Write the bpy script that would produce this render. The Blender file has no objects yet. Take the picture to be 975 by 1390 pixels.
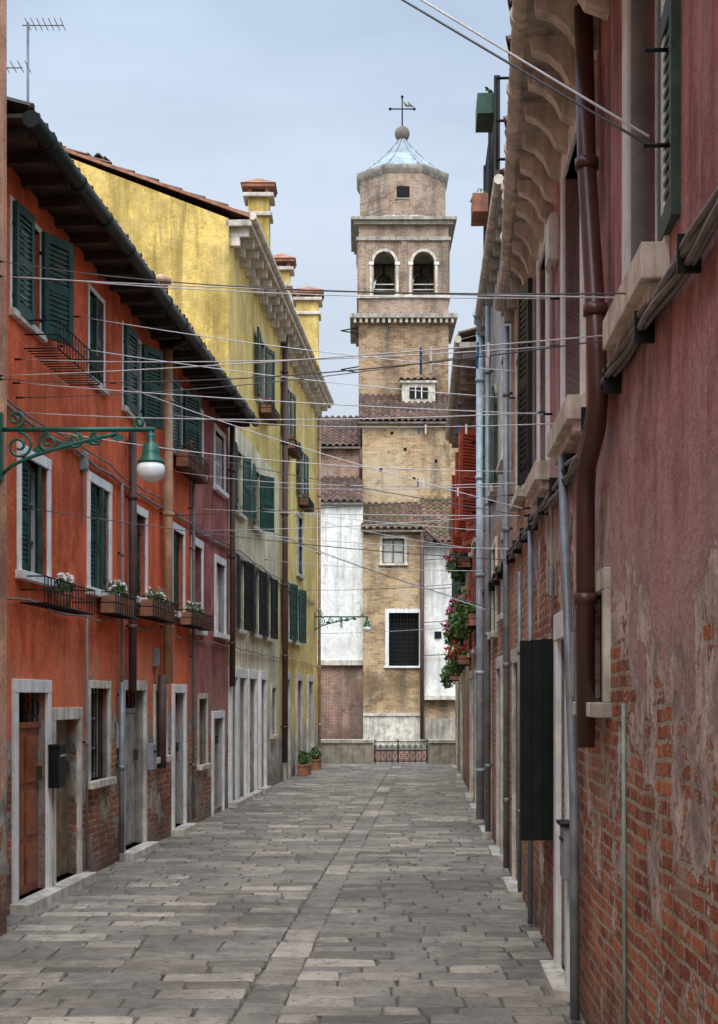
import bpy, math, random
from mathutils import Vector
random.seed(7)
R=random.random
def rr(a,b): return a+(b-a)*random.random()
scene=bpy.context.scene
COL=scene.collection
# ------------------------------------------------------------------ nodes
class N:
    def __init__(s,mat):
        s.nt=mat.node_tree; s.nt.nodes.clear()
    def n(s,t,ins=None,**props):
        x=s.nt.nodes.new(t)
        for k,v in props.items(): setattr(x,k,v)
        for k,v in (ins or {}).items():
            if isinstance(v,bpy.types.NodeSocket): s.nt.links.new(v,x.inputs[k])
            else: x.inputs[k].default_value=v
        return x
    def m(s,op,a,b=0.0,c=None,clamp=False):
        i={0:a,1:b}
        if c is not None: i[2]=c
        return s.n('ShaderNodeMath',i,operation=op,use_clamp=clamp).outputs[0]
    def mix(s,f,a,b,bt='MIX'):
        x=s.nt.nodes.new('ShaderNodeMix'); x.data_type='RGBA'; x.blend_type=bt
        for i,v in ((0,f),(6,a if not isinstance(a,tuple) else (*a[:3],1)),(7,b if not isinstance(b,tuple) else (*b[:3],1))):
            if isinstance(v,bpy.types.NodeSocket): s.nt.links.new(v,x.inputs[i])
            else: x.inputs[i].default_value=v
        return x.outputs[2]
    def mr(s,v,a,b,c=0.0,d=1.0):
        return s.n('ShaderNodeMapRange',{0:v,1:a,2:b,3:c,4:d}).outputs[0]
    def co(s): return s.n('ShaderNodeTexCoord').outputs['Object']
    def noise(s,vec,scale,detail=4,rough=0.6,dist=0.0):
        return s.n('ShaderNodeTexNoise',{'Vector':vec,'Scale':scale,'Detail':detail,'Roughness':rough,'Distortion':dist}).outputs[0]
    def scale(s,vec,x,y,z,off=(0,0,0)):
        return s.n('ShaderNodeMapping',{'Vector':vec,'Scale':(x,y,z),'Location':off}).outputs[0]
    def out(s,col,rough=0.8,bump=None,bs=0.3,bd=0.02,metal=0.0,spec=0.3,**kw):
        p=s.n('ShaderNodeBsdfPrincipled',{'Base Color':col if isinstance(col,bpy.types.NodeSocket) else (*col,1),'Roughness':rough,'Metallic':metal,'Specular IOR Level':spec})
        for k,v in kw.items(): p.inputs[k].default_value=v
        if bump is not None:
            b=s.n('ShaderNodeBump',{'Height':bump,'Strength':bs,'Distance':bd})
            s.nt.links.new(b.outputs[0],p.inputs['Normal'])
        o=s.n('ShaderNodeOutputMaterial'); s.nt.links.new(p.outputs[0],o.inputs[0])
def newmat(name):
    m=bpy.data.materials.new(name); m.use_nodes=True; return m
M={}
def simple(name,col,rough=0.6,metal=0.0,var=0.25,sc=6,bs=0.15,spec=0.3,streak=0.0):
    m=newmat(name); g=N(m); co=g.co()
    a=g.noise(co,sc,3,0.65)
    f=g.mr(a,0.32,0.68)
    c1=tuple(v*(1-var) for v in col); c2=tuple(min(1,v*(1+var*0.6)) for v in col)
    c=g.mix(f,c1,c2)
    if streak:
        st=g.noise(g.scale(co,5,5,0.6),2.0,3)
        c=g.mix(g.mr(st,0.48,0.7,0,streak),c,tuple(v*0.35 for v in col))
    g.out(c,rough,a if bs>=.2 else None,bs,0.01,metal,spec)
    M[name]=m; return m
def brickpart(g,co,c1,c2,mort,bw=0.235,rh=0.066,big=0.55,amp=1.0,ms=.011):
    sep=g.n('ShaderNodeSeparateXYZ',{0:co})
    u=g.m('ADD',sep.outputs[0],sep.outputs[1])
    w=g.noise(co,1.2,1); w2=g.noise(co,14,1)
    z=g.m('ADD',sep.outputs[2],g.m('MULTIPLY',g.m('SUBTRACT',w,0.5),0.07))
    z=g.m('ADD',z,g.m('MULTIPLY',g.m('SUBTRACT',w2,0.5),0.02))
    u=g.m('ADD',u,g.m('MULTIPLY',g.m('SUBTRACT',w2,0.5),0.035))
    v=g.n('ShaderNodeCombineXYZ',{0:u,1:z}).outputs[0]
    b=g.n('ShaderNodeTexBrick',{'Vector':v,'Color1':(*c1,1),'Color2':(*c2,1),'Mortar':(*mort,1),'Scale':1.0,'Mortar Size':ms,'Mortar Smooth':0.3,'Bias':0.0,'Brick Width':bw,'Row Height':rh})
    n1=g.noise(co,big,4,0.65,0.3); n2=g.noise(co,16,3,0.7); n4=g.noise(co,2.6,4,0.75)
    col=g.mix(g.mr(n1,0.5,0.64,0,0.7*amp),b.outputs[0],tuple(v*0.45 for v in c2))
    col=g.mix(g.mr(n1,0.36,0.44,0.5*amp,0),col,tuple(min(1,m*1.05) for m in mort))
    col=g.mix(g.mr(n4,0.54,0.66,0,0.75),col,tuple(min(1,m*0.95+0.02) for m in mort))
    col=g.mix(g.mr(n4,0.3,0.44,0.75,0),col,tuple(v*0.4 for v in c2))
    col=g.mix(g.mr(n2,0.25,0.45,0.8,0),col,tuple(v*0.25 for v in c2))
    h=g.m('SUBTRACT',g.m('MULTIPLY',n2,1.0),g.m('MULTIPLY',b.outputs[1],0.9))
    return col,h,n2
def brick(name,c1,c2,mort,**k):
    m=newmat(name); g=N(m); co=g.co()
    c,h,n2=brickpart(g,co,c1,c2,mort,**k)
    st=g.noise(g.scale(co,1.2,1.2,0.2),1.2,3)
    c=g.mix(g.mr(st,0.47,0.66,0,0.6),c,(0.08,0.07,0.055))
    g.out(c,0.9,n2,0.6,0.03)
    M[name]=m
BRK=((0.56,0.19,0.085),(0.27,0.085,0.05),(0.43,0.35,0.26))
def plaster(name,col,peel=None,pslope=0.0,alt=None,grime=0.5,br=BRK,seed=0,patch=0.72,under=(0.36,0.31,0.25),band=0.35,fade=None,var=0.55,near=False,pale=None):
    """lime plaster, weathered; below height `peel` it has fallen off and shows brick"""
    m=newmat(name); g=N(m); co=g.co()
    cs=g.scale(co,1,1,1,(seed*7.3,seed*3.1,0))
    n1=g.noise(cs,0.8,5,0.7,0.6); n2=g.noise(cs,4,4,0.78,0.3); n3=g.noise(cs,28,2,0.7)
    dk=tuple(v*(1-var) for v in col); lt=tuple(min(1,v*1.2+0.02) for v in col)
    c=g.mix(g.mr(n1,0.40,0.60),dk,lt)
    c=g.mix(g.mr(n2,0.47,0.62,0,0.65),c,alt or tuple(v*0.7+0.06 for v in col))
    c=g.mix(g.mr(n2,0.32,0.43,0.55,0),c,tuple(v*0.45 for v in col))
    c=g.mix(g.mr(n3,0.48,0.75,0,0.4),c,tuple(v*0.45 for v in col))
    st=g.noise(g.scale(cs,3.2,3.2,0.3),1.3,4,0.72)
    c=g.mix(g.mr(st,0.48,0.64,0,grime),c,tuple(v*0.33+0.012 for v in col))
    c=g.mix(g.mr(st,0.32,0.44,grime*0.7,0),c,pale or tuple(min(1,v*0.6+0.2) for v in col))
    sep=g.n('ShaderNodeSeparateXYZ',{0:co})
    h=g.m('ADD',g.m('MULTIPLY',n2,0.9),g.m('MULTIPLY',n3,0.35))
    if peel is not None:
        pz=g.m('ADD',g.m('MULTIPLY',sep.outputs[1],pslope),peel)
        dz=g.m('SUBTRACT',pz,sep.outputs[2])
        e=g.noise(cs,1.3,6,0.7,0.5)
        e2=g.m('ADD',dz,g.m('MULTIPLY',g.m('SUBTRACT',e,0.5),band*9))
        under_m=g.mr(e2,-0.28,-0.25); br_m=g.mr(e2,0.02,0.05)
        c=g.mix(g.mr(e2,-1.3,-0.28,0,0.65),c,fade or tuple(v*0.55+0.15 for v in col))
        c=g.mix(g.mr(e2,-0.40,-0.28,0,.5),c,tuple(v*.45 for v in col))
        c=g.mix(under_m,c,g.mix(g.mr(n2,.38,.62),tuple(v*0.55 for v in under),tuple(v*1.35 for v in under)))
        bc,bh,bn=brickpart(g,co,*br)
        pt=g.noise(cs,1.9,5,0.7,0.3)
        keep=g.mr(pt,patch-0.12,patch-0.10)
        bm=g.m('MULTIPLY',br_m,g.m('SUBTRACT',1.0,keep))
        c=g.mix(bm,c,bc)
        if near:
            h=g.m('ADD',g.m('MULTIPLY',h,g.m('SUBTRACT',1.0,bm)),g.m('MULTIPLY',g.m('SUBTRACT',bh,1.6),bm))
        c=g.mix(g.mr(g.m('ADD',sep.outputs[2],g.m('MULTIPLY',n1,0.6)),0.25,0.8,0.6,0),c,(0.10,0.093,0.077))
    else:
        c=g.mix(g.mr(g.m('ADD',sep.outputs[2],g.m('MULTIPLY',n1,0.8)),0.3,1.1,0.5,0),c,(0.12,0.11,0.1))
    g.out(c,0.88,h,0.6,0.03,spec=0.2)
    M[name]=m
plaster('plaster_red',(0.76,0.135,0.045),peel=1.12,alt=(0.80,0.20,0.075),grime=0.45,seed=1,patch=0.66,fade=(0.66,0.27,0.15),var=.33,near=True,pale=(.78,.24,.11))
plaster('plaster_rose',(0.48,0.14,0.11),peel=1.15,grime=0.5,seed=2,patch=0.6,fade=(.46,.25,.2))
plaster('plaster_yellow',(0.84,0.60,0.18),peel=0.55,alt=(0.80,0.62,0.27),grime=0.45,seed=3,under=(0.42,0.40,0.35),patch=0.5,var=.3,pale=(.85,.70,.36))
plaster('plaster_ochre_side',(0.74,0.52,0.14),alt=(0.52,0.40,0.15),grime=0.7,seed=8,var=.42,pale=(.78,.61,.25))
plaster('plaster_cream',(0.84,0.74,0.47),peel=0.7,grime=0.5,seed=4,under=(0.45,0.42,0.36),patch=0.5,var=.3,pale=(.8,.75,.6))
plaster('plaster_orange',(0.74,0.37,0.21),peel=0.6,grime=0.4,seed=5)
plaster('plaster_mauve',(0.45,0.185,0.175),peel=0.55,pslope=0.22,alt=(0.54,0.32,0.30),grime=0.75,seed=6,patch=0.66,under=(0.52,0.41,0.35),band=0.36,fade=(0.56,0.40,0.37),var=.5,near=True,pale=(.54,.41,.39))
plaster('plaster_grey',(0.54,0.49,0.42),peel=3.6,grime=0.65,seed=7,patch=0.72,band=.5)
plaster('plaster_brickpatch',(0.52,0.45,0.38),peel=7.2,grime=0.5,seed=9,patch=0.74,band=.6,near=True,br=((0.66,0.26,0.12),(0.34,0.12,0.065),(0.48,0.40,0.30)))
plaster('plaster_vermilion',(0.62,0.19,0.09),peel=1.9,grime=0.65,seed=10)
plaster('plaster_ochre',(0.60,0.42,0.24),peel=1.6,grime=0.7,seed=11)
plaster('plaster_white',(0.84,0.81,0.74),grime=0.5,seed=12,var=.14)
brick('brick_church',(0.62,0.41,0.20),(0.35,0.21,0.105),(0.52,0.43,0.30),bw=.27,rh=.085)
brick('brick_tower',(0.50,0.305,0.155),(0.25,0.145,0.08),(0.44,0.36,0.25),bw=.27,rh=.09,big=.8)
brick('brick_red',(0.46,0.20,0.12),(0.27,0.115,0.07),(0.44,0.38,0.31))
brick('brick_drum',(0.50,0.325,0.22),(0.32,0.21,0.15),(0.48,0.40,0.31),big=1.0,bw=.27,rh=.09)
simple('stone',(0.66,0.60,0.50),0.75,var=0.4,sc=4,bs=0.4,streak=0.7)
simple('stone_white',(0.86,0.84,0.80),0.7,var=0.18,sc=5,bs=0.2,streak=0.35)
simple('stone_grey',(0.42,0.375,0.31),0.8,var=0.4,sc=3,bs=0.4,streak=0.75)
simple('stone_dark',(0.23,0.20,0.165),0.85,var=0.4,sc=3,bs=0.4,streak=0.7)
simple('cream_paint',(0.72,0.62,0.50),0.6,var=0.35,sc=5,bs=.3,streak=0.7)
simple('shutter_green',(0.018,0.065,0.046),0.5,var=0.5,sc=9,bs=0.1)
simple('shutter_black',(0.012,0.018,0.016),0.5,var=0.35,sc=9,bs=0.1)
simple('shutter_old',(0.06,0.10,0.075),0.6,var=0.4,sc=9,bs=0.2)
simple('shutter_red',(0.36,0.08,0.05),0.6,var=0.4,sc=9,bs=0.2)
simple('wood_brown',(0.30,0.085,0.035),0.45,var=0.4,sc=7,bs=0.2)
simple('wood_old',(0.22,0.15,0.09),0.75,var=0.5,sc=7,bs=0.35,streak=0.5)
simple('wood_grey',(0.33,0.31,0.27),0.75,var=0.4,sc=7,bs=0.35,streak=0.4)
simple('door_teal',(0.05,0.10,0.09),0.5,var=0.3,sc=7)
simple('wood_dark',(0.06,0.042,0.03),0.7,var=0.4,sc=5)
simple('metal_gutter',(0.022,0.032,0.028),0.5,metal=0.3,var=0.3)
simple('pipe_maroon',(0.10,0.04,0.035),0.35,var=0.3,sc=4,spec=0.5)
simple('pipe_grey',(0.24,0.26,0.28),0.45,metal=0.2,var=0.3,streak=0.4)
simple('pipe_blue',(0.42,0.50,0.55),0.5,metal=0.1,var=0.3,streak=0.5)
simple('pipe_tan',(0.55,0.34,0.19),0.5,var=0.3,streak=0.5)
simple('pipe_dark',(0.10,0.055,0.045),0.5,var=0.3)
simple('pipe_green',(0.30,0.36,0.30),0.7,var=0.4,streak=0.6)
simple('cable',(0.22,0.20,0.19),0.6,var=0.3)
simple('wire_light',(0.62,0.62,0.62),0.5,var=0.2)
simple('wire_dark',(0.10,0.10,0.10),0.5,var=0.2)
simple('iron',(0.02,0.02,0.02),0.5,metal=0.5,var=0.3)
simple('lamp_green',(0.02,0.12,0.085),0.4,metal=0.2,var=0.3,spec=0.5)
simple('lead',(0.36,0.41,0.44),0.65,metal=0.1,var=0.35,sc=2,streak=0.6)
simple('bronze',(0.08,0.09,0.06),0.5,metal=0.7)
simple('interior',(0.012,0.012,0.013),0.9)
simple('curtain',(0.55,0.54,0.48),0.9)
simple('flower_white',(0.8,0.77,0.75),0.6); simple('flower_pink',(0.6,0.08,0.2),0.6); simple('flower_red',(0.55,0.03,0.03),0.6)
simple('terracotta',(0.42,0.19,0.11),0.8,var=0.4,streak=.5)
simple('box_plastic',(0.3,0.3,0.3),0.5); simple('box_white',(0.7,0.7,0.66),0.5,streak=.3)
simple('peg_blue',(0.05,0.15,0.35),0.5)
def m_leaf():
    m=newmat('leaf'); g=N(m)
    a=g.n('ShaderNodeVertexColor',layer_name='rnd').outputs[0]
    g.out(g.mix(a,(0.035,0.07,0.018),(0.12,0.22,0.05)),0.6); M['leaf']=m
m_leaf()
def m_glass():
    m=newmat('window_glass'); g=N(m); co=g.co()
    g.out(g.mix(g.mr(g.noise(co,1.5),0.4,0.6),(0.015,0.018,0.02),(0.05,0.055,0.06)),0.08,g.noise(co,3,2),0.05,0.02,spec=0.6); M['glass']=m
    m=newmat('lamp_glass'); g=N(m); g.out((0.85,0.87,0.85),0.25,spec=0.5); M['lamp_glass']=m
m_glass()
def m_attr(name,cols,rough,bs=0.3,moss=None,stain=0.5,pave=False):
    m=newmat(name); g=N(m); co=g.co()
    a=g.n('ShaderNodeVertexColor',layer_name='rnd').outputs[0]
    r=g.n('ShaderNodeValToRGB',{0:a})
    el=r.color_ramp.elements
    while len(el)<len(cols): el.new(0.5)
    for i,c in enumerate(cols):
        el[i].position=i/(len(cols)-1); el[i].color=(*c,1)
    n1=g.noise(co,0.6,5,0.7,.4); n2=g.noise(co,6,4,0.78); n3=g.noise(co,40,2)
    c=g.mix(g.mr(n1,0.46,0.62,0,stain),r.outputs[0],tuple(v*0.5 for v in cols[0]))
    c=g.mix(g.mr(n2,0.48,0.66,0,0.6),c,tuple(v*0.55 for v in cols[0]))
    c=g.mix(g.mr(n2,0.3,0.42,0.4,0),c,tuple(min(1,v*1.15) for v in cols[-1]))
    if moss: c=g.mix(g.mr(g.noise(co,1.1,4,0.7),0.5,0.6,0,0.75),c,moss)
    if pave:
        sp=g.noise(co,18,2,.5)
        c=g.mix(g.mr(sp,.64,.70,0,.7),c,(.06,.055,.05))
    g.out(c,rough,g.m('ADD',n2,g.m('MULTIPLY',n3,0.3)),bs,0.014,spec=0.35)
    M[name]=m
m_attr('paving',[(0.20,0.172,0.135),(0.31,0.265,0.205),(0.26,0.232,0.195),(0.38,0.325,0.25),(0.50,0.43,0.335)],0.62,bs=0.8,stain=.6,pave=True)
m_attr('rooftile',[(0.11,0.06,0.042),(0.22,0.12,0.08),(0.15,0.095,0.07),(0.30,0.175,0.115)],0.9,moss=(0.085,0.075,0.055))
m_attr('rooftile_mossy',[(0.12,0.07,0.05),(0.21,0.115,0.08),(0.29,0.16,0.105)],0.9,moss=(0.11,0.12,0.035))
def m_ground():
    m=newmat('ground_earth'); g=N(m); co=g.co()
    n=g.noise(co,3,4,0.7)
    g.out(g.mix(n,(0.07,0.062,0.05),(0.17,0.15,0.12)),0.9); M['ground']=m
    m=newmat('mortar_bed'); g=N(m); co=g.co()
    n=g.noise(co,6,4,0.7)
    g.out(g.mix(g.mr(n,.35,.65),(0.05,0.045,0.037),(0.18,0.16,0.13)),0.95,n,0.4,0.01); M['mortar_bed']=m
    m=newmat('canal_water'); g=N(m); co=g.co()
    g.out((0.02,0.045,0.035),0.06,g.noise(g.scale(co,1,3,1),1.5,4),0.3,0.05,spec=0.6); M['water']=m
m_ground()
# ------------------------------------------------------------------ mesh builder
Z=Vector((0,0,1))
class MB:
    def __init__(s): s.v=[];s.f=[];s.m=[];s.sm=[];s.r=[];s.names=[]
    def mi(s,n):
        if n not in s.names: s.names.append(n)
        return s.names.index(n)
    def face(s,idx,mat,sm=False,r=None):
        s.f.append(tuple(idx)); s.m.append(s.mi(mat)); s.sm.append(sm); s.r.append(R() if r is None else r)
    def poly(s,pts,mat,r=None):
        b=len(s.v); s.v+= [tuple(p) for p in pts]; s.face(range(b,b+len(pts)),mat,r=r)
    def bx(s,o,A,B,C,mat,r=None):
        o=Vector(o);A=Vector(A);B=Vector(B);C=Vector(C)
        b=len(s.v); rv=R() if r is None else r
        for k in (0,1):
            for (i,j) in ((0,0),(1,0),(1,1),(0,1)):
                s.v.append(tuple(o+A*i+B*j+C*k))
        for f in ((0,3,2,1),(4,5,6,7),(0,1,5,4),(1,2,6,5),(2,3,7,6),(3,0,4,7)):
            s.face([b+i for i in f],mat,r=rv)
    def cbox(s,c,sx,sy,sz,mat):
        c=Vector(c); s.bx(c-Vector((sx/2,sy/2,sz/2)),(sx,0,0),(0,sy,0),(0,0,sz),mat)
    def tube(s,pts,r,mat,n=8,cap=True):
        pts=[Vector(p) for p in pts]; rings=[]
        prev=None
        for i,p in enumerate(pts):
            if i==0: t=pts[1]-p
            elif i==len(pts)-1: t=p-pts[i-1]
            else: t=(pts[i+1]-p).normalized()+(p-pts[i-1]).normalized()
            t.normalize()
            ref=prev if prev is not None else (Vector((1,0,0)) if abs(t.z)>0.8 else Z)
            a=ref-t*ref.dot(t)
            if a.length<1e-4: a=Vector((0,1,0))-t*t.y
            a.normalize(); prev=a; b_=t.cross(a)
            rad=r[i] if isinstance(r,(list,tuple)) else r
            b=len(s.v)
            for k in range(n):
                an=2*math.pi*k/n
                s.v.append(tuple(p+a*math.cos(an)*rad+b_*math.sin(an)*rad))
            rings.append(b)
        for i in range(len(rings)-1):
            for k in range(n):
                k2=(k+1)%n
                s.face((rings[i]+k,rings[i]+k2,rings[i+1]+k2,rings[i+1]+k),mat,True)
        if cap:
            s.face([rings[0]+k for k in range(n)][::-1],mat); s.face([rings[-1]+k for k in range(n)],mat)
    def lathe(s,c,prof,mat,n=16,sm=True,rot=0.0):
        c=Vector(c); rings=[]
        for (rad,z) in prof:
            rings.append(len(s.v))
            for k in range(n):
                a=rot+2*math.pi*k/n; s.v.append((c.x+rad*math.cos(a),c.y+rad*math.sin(a),c.z+z))
        for i in range(len(rings)-1):
            for k in range(n):
                k2=(k+1)%n; s.face((rings[i]+k,rings[i]+k2,rings[i+1]+k2,rings[i+1]+k),mat,sm)
        s.face([rings[0]+k for k in range(n)][::-1],mat); s.face([rings[-1]+k for k in range(n)],mat)
    def obj(s,name,parent=None,bevel=0):
        me=bpy.data.meshes.new(name); me.from_pydata(s.v,[],s.f)
        for n in s.names: me.materials.append(M[n])
        me.polygons.foreach_set('material_index',s.m); me.polygons.foreach_set('use_smooth',s.sm)
        ca=me.color_attributes.new('rnd','FLOAT_COLOR','CORNER')
        dat=[]
        for f,rv in zip(s.f,s.r):
            dat+= [rv,rv,rv,1.0]*len(f)
        ca.data.foreach_set('color',dat)
        me.update()
        o=bpy.data.objects.new(name,me); COL.objects.link(o)
        if parent: o.parent=parent
        if bevel:
            b=o.modifiers.new('bevel','BEVEL'); b.width=bevel; b.segments=2; b.limit_method='ANGLE'; b.angle_limit=math.radians(50)
        return o
def empty(name):
    e=bpy.data.objects.new(name,None); COL.objects.link(e); return e
# ------------------------------------------------------------------ street survey
H=1.75; FPX=1950.0; CX=487.5; HY=945.0
class Facade:
    """vertical street front: x = a + s*d, d = distance up the street, side=+1 faces +x"""
    def __init__(s,a,sl,side):
        s.a=a;s.s=sl;s.side=side
        t=Vector((sl,1,0)).normalized(); s.t=t
        s.n=Vector((t.y,-t.x,0))*side
    def P(s,d,z,off=0.0): return Vector((s.a+s.s*d,d,z))+s.n*off
    def u(s,px): return s.a*FPX/((px-CX)-s.s*FPX)
    def z(s,px,py): return H+(HY-py)*s.u(px)/FPX
L=Facade(-3.58,0.068,1)
RW=Facade(0.878,0.0433,-1)
def at(px,py,d): return Vector(((px-CX)*d/FPX,d,H+(HY-py)*d/FPX))
def wall(mb,F,d0,d1,z0,z1,ops,mat,dep=0.18,backmat='interior',revmat=None):
    us=sorted({d0,d1,*[o[0] for o in ops],*[o[1] for o in ops]})
    zz=sorted({z0,z1,*[o[2] for o in ops],*[o[3] for o in ops]})
    us=[u for u in us if d0<=u<=d1]; zz=[z for z in zz if z0<=z<=z1]
    for i in range(len(us)-1):
        for j in range(len(zz)-1):
            uc=(us[i]+us[i+1])/2; zc=(zz[j]+zz[j+1])/2
            if any(o[0]<uc<o[1] and o[2]<zc<o[3] for o in ops): continue
            mb.poly([F.P(us[i],zz[j]),F.P(us[i+1],zz[j]),F.P(us[i+1],zz[j+1]),F.P(us[i],zz[j+1])],mat)
    rv=revmat or mat
    for (a,b,c,d) in ops:
        q=lambda u,z,o: F.P(u,z,o)
        mb.poly([q(a,c,0),q(a,c,-dep),q(a,d,-dep),q(a,d,0)],rv)
        mb.poly([q(b,c,0),q(b,c,-dep),q(b,d,-dep),q(b,d,0)],rv)
        mb.poly([q(a,d,0),q(a,d,-dep),q(b,d,-dep),q(b,d,0)],rv)
        mb.poly([q(a,c,0),q(a,c,-dep),q(b,c,-dep),q(b,c,0)],rv)
        mb.poly([q(a,c,-dep),q(b,c,-dep),q(b,d,-dep),q(a,d,-dep)],backmat)
def body(mb,F,d0,d1,z0,z1,depth,mat,sidemat=None,ridge=0.0):
    sm=sidemat or mat
    for d in (d0,d1):
        pts=[F.P(d,z0,0),F.P(d,z0,-depth),F.P(d,z1,-depth)]
        if ridge: pts.append(F.P(d,z1+ridge,-depth/2))
        pts.append(F.P(d,z1,0)); mb.poly(pts,sm)
    mb.poly([F.P(d0,z0,-depth),F.P(d1,z0,-depth),F.P(d1,z1,-depth),F.P(d0,z1,-depth)],mat)
def fbox(mb,F,d0,d1,z0,z1,o0,o1,mat):
    mb.bx(F.P(d0,z0,o0),F.t*(d1-d0),F.n*(o1-o0),Z*(z1-z0),mat)
def surround(mb,F,a,b,c,d,w=0.09,proud=0.03,mat='stone_white',sill=True,door=False):
    fbox(mb,F,a-w,a,c,d,-0.1,proud,mat); fbox(mb,F,b,b+w,c,d,-0.1,proud,mat)
    fbox(mb,F,a-w,b+w,d,d+w*1.1,-0.1,proud+0.003,mat)
    if not door and sill: fbox(mb,F,a-w-0.04,b+w+0.04,c-0.07,c,-0.1,proud+0.05,mat)
def sash(mb,F,a,b,c,d,off=-0.13,mat='wood_dark',glass='glass',nv=1,nh=2):
    mb.poly([F.P(a,c,off),F.P(b,c,off),F.P(b,d,off),F.P(a,d,off)],glass)
    w=0.05;o0=off+0.002;o1=off+0.04
    fbox(mb,F,a,a+w,c,d,o0,o1,mat);fbox(mb,F,b-w,b,c,d,o0,o1,mat)
    fbox(mb,F,a+w,b-w,c,c+w,o0,o1,mat);fbox(mb,F,a+w,b-w,d-w,d,o0,o1,mat)
    for i in range(nv):
        u=a+(b-a)*(i+1)/(nv+1); fbox(mb,F,u-0.025,u+0.025,c+w,d-w,o0,o1-0.003,mat)
    for i in range(nh):
        z=c+(d-c)*(i+1)/(nh+1); fbox(mb,F,a+w,b-w,z-0.012,z+0.012,o0,o1-0.008,mat)
def shutter(mb,F,dh,sg,ang,w,z0,z1,mat='shutter_green',off=0.045):
    an=math.radians(ang+rr(-1.5,2.5))
    A=(F.t*sg*math.cos(an)+F.n*math.sin(an)); B=Vector((-A.y,A.x,0))
    o=F.P(dh,z0,off); T=0.035; st=0.06
    h=z1-z0
    mb.bx(o,A*st,B*T,Z*h,mat); mb.bx(o+A*(w-st),A*st,B*T,Z*h,mat)
    for z in (0,h/2-0.04,h-0.08):
        mb.bx(o+A*st+Z*z+B*0.001,A*(w-2*st),B*(T-0.002),Z*0.08,mat)
    n=int(h/0.05)
    for i in range(n):
        z=0.08+(h-0.16)*i/n
        mb.bx(o+A*st+Z*(z)+B*0.006,A*(w-2*st),B*(T-0.012)+Z*0.03,Z*0.022,mat)
    for z in (0.12,h-0.2):
        mb.bx(o-A*0.02+Z*z+B*T,A*0.2,B*0.006,Z*0.03,'iron')
def door(mb,F,a,b,z0,z1,mat,kind='panel',off=-0.14,fan=0.0):
    zt=z1-fan
    fbox(mb,F,a,b,z0,zt,off,off+0.04,mat)
    if fan:
        fbox(mb,F,a,b,zt,zt+0.05,off,off+0.06,mat)
        for i in range(6):
            u=a+(b-a)*(i+0.5)/6; mb.tube([F.P(u,zt+0.05,off+0.05),F.P(u,z1,off+0.05)],0.008,'iron',5)
        for k in range(3):
            c=F.P(a+(b-a)*(k+0.5)/3,(zt+z1)/2+0.02,off+0.06)
            mb.tube([c+F.t*0.08*math.cos(x*math.pi/6)+Z*0.08*math.sin(x*math.pi/6) for x in range(13)],0.007,'iron',5)
    if kind=='panel':
        w=(b-a)
        for i in range(2):
            ua=a+w*(0.08+0.45*i); ub=ua+w*0.36
            for (p,q) in ((0.06,0.30),(0.35,0.62),(0.67,0.95)):
                za=z0+(zt-z0)*p; zb=z0+(zt-z0)*q
                fbox(mb,F,ua,ub,za,zb,off+0.041,off+0.058,mat)
    else:
        k=6
        for i in range(k):
            ua=a+(b-a)*i/k+0.006; ub=a+(b-a)*(i+1)/k-0.006
            fbox(mb,F,ua,ub,z0+0.01,zt-0.01,off+0.041,off+0.055,mat)
    fbox(mb,F,b-0.13,b-0.09,z0+0.95,z0+1.07,off+0.056,off+0.1,'bronze')
def pipe(mb,F,pts,r,mat,n=12,clips=True,off=None):
    off=off if off is not None else r+0.03
    P=[F.P(d,z,off) for d,z in pts]
    mb.tube(P,r,mat,n)
    if clips:
        for i in range(len(P)-1):
            ln=(P[i+1]-P[i]).length; k=int(ln/1.3)
            dirn=(P[i+1]-P[i]).normalized()
            for j in range(k):
                c=P[i]+dirn*(ln*(j+0.5)/k)
                mb.tube([c-dirn*0.025,c+dirn*0.025],r*1.22,mat,n)
                mb.bx(c-F.n*off-F.t*0.01,F.t*0.02,F.n*off,Z*0.02,'iron')
def tile_roof(mb,A,U,V,mat='rooftile',tw=0.19,tl=0.38,amp=0.055):
    A=Vector(A);U=Vector(U);V=Vector(V); un=U.normalized();vn=V.normalized();nn=un.cross(vn)
    if nn.z<0: nn=-nn
    nc=max(1,int(U.length/tw)); nr=max(1,int(V.length/tl)); tw=U.length/nc; tl=V.length/nr
    seg=6
    for r in range(nr):
        for c in range(nc):
            rv=R(); jit=rr(-0.015,0.015); js=rr(-0.02,0.02)
            b=len(mb.v)
            for e in (0,1):
                for k in range(seg+1):
                    x=k/seg
                    hgt=amp*math.sin(math.pi*min(1,x/0.72)) if x<=0.72 else -amp*0.45*math.sin(math.pi*(x-0.72)/0.28)
                    lift=0.035*(1-e)+jit*0.5
                    p=A+un*(c*tw+x*tw)+vn*((r+e*1.08)*tl+js)+nn*(hgt+lift)
                    mb.v.append(tuple(p))
            for k in range(seg):
                mb.face((b+k,b+k+1,b+seg+2+k,b+seg+1+k),mat,True,rv)
            b2=len(mb.v)
            for k in range(seg+1): 
                p=Vector(mb.v[b+k])-nn*0.03; mb.v.append(tuple(p))
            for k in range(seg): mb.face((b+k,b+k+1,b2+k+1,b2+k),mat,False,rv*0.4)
def leaves(mb,c,rx,ry,rz,n,mat='leaf',s=0.03):
    for i in range(n):
        while True:
            p=Vector((rr(-1,1),rr(-1,1),rr(-1,1)))
            if p.length<1: break
        p=Vector((c[0]+p.x*rx,c[1]+p.y*ry,c[2]+p.z*rz))
        a=Vector((rr(-1,1),rr(-1,1),rr(-1,1))).normalized()*s*rr(0.6,1.3); b_=Vector((rr(-1,1),rr(-1,1),rr(-1,1))).normalized()*s*0.6
        mb.poly([p-a,p+b_,p+a,p-b_],mat)
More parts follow.
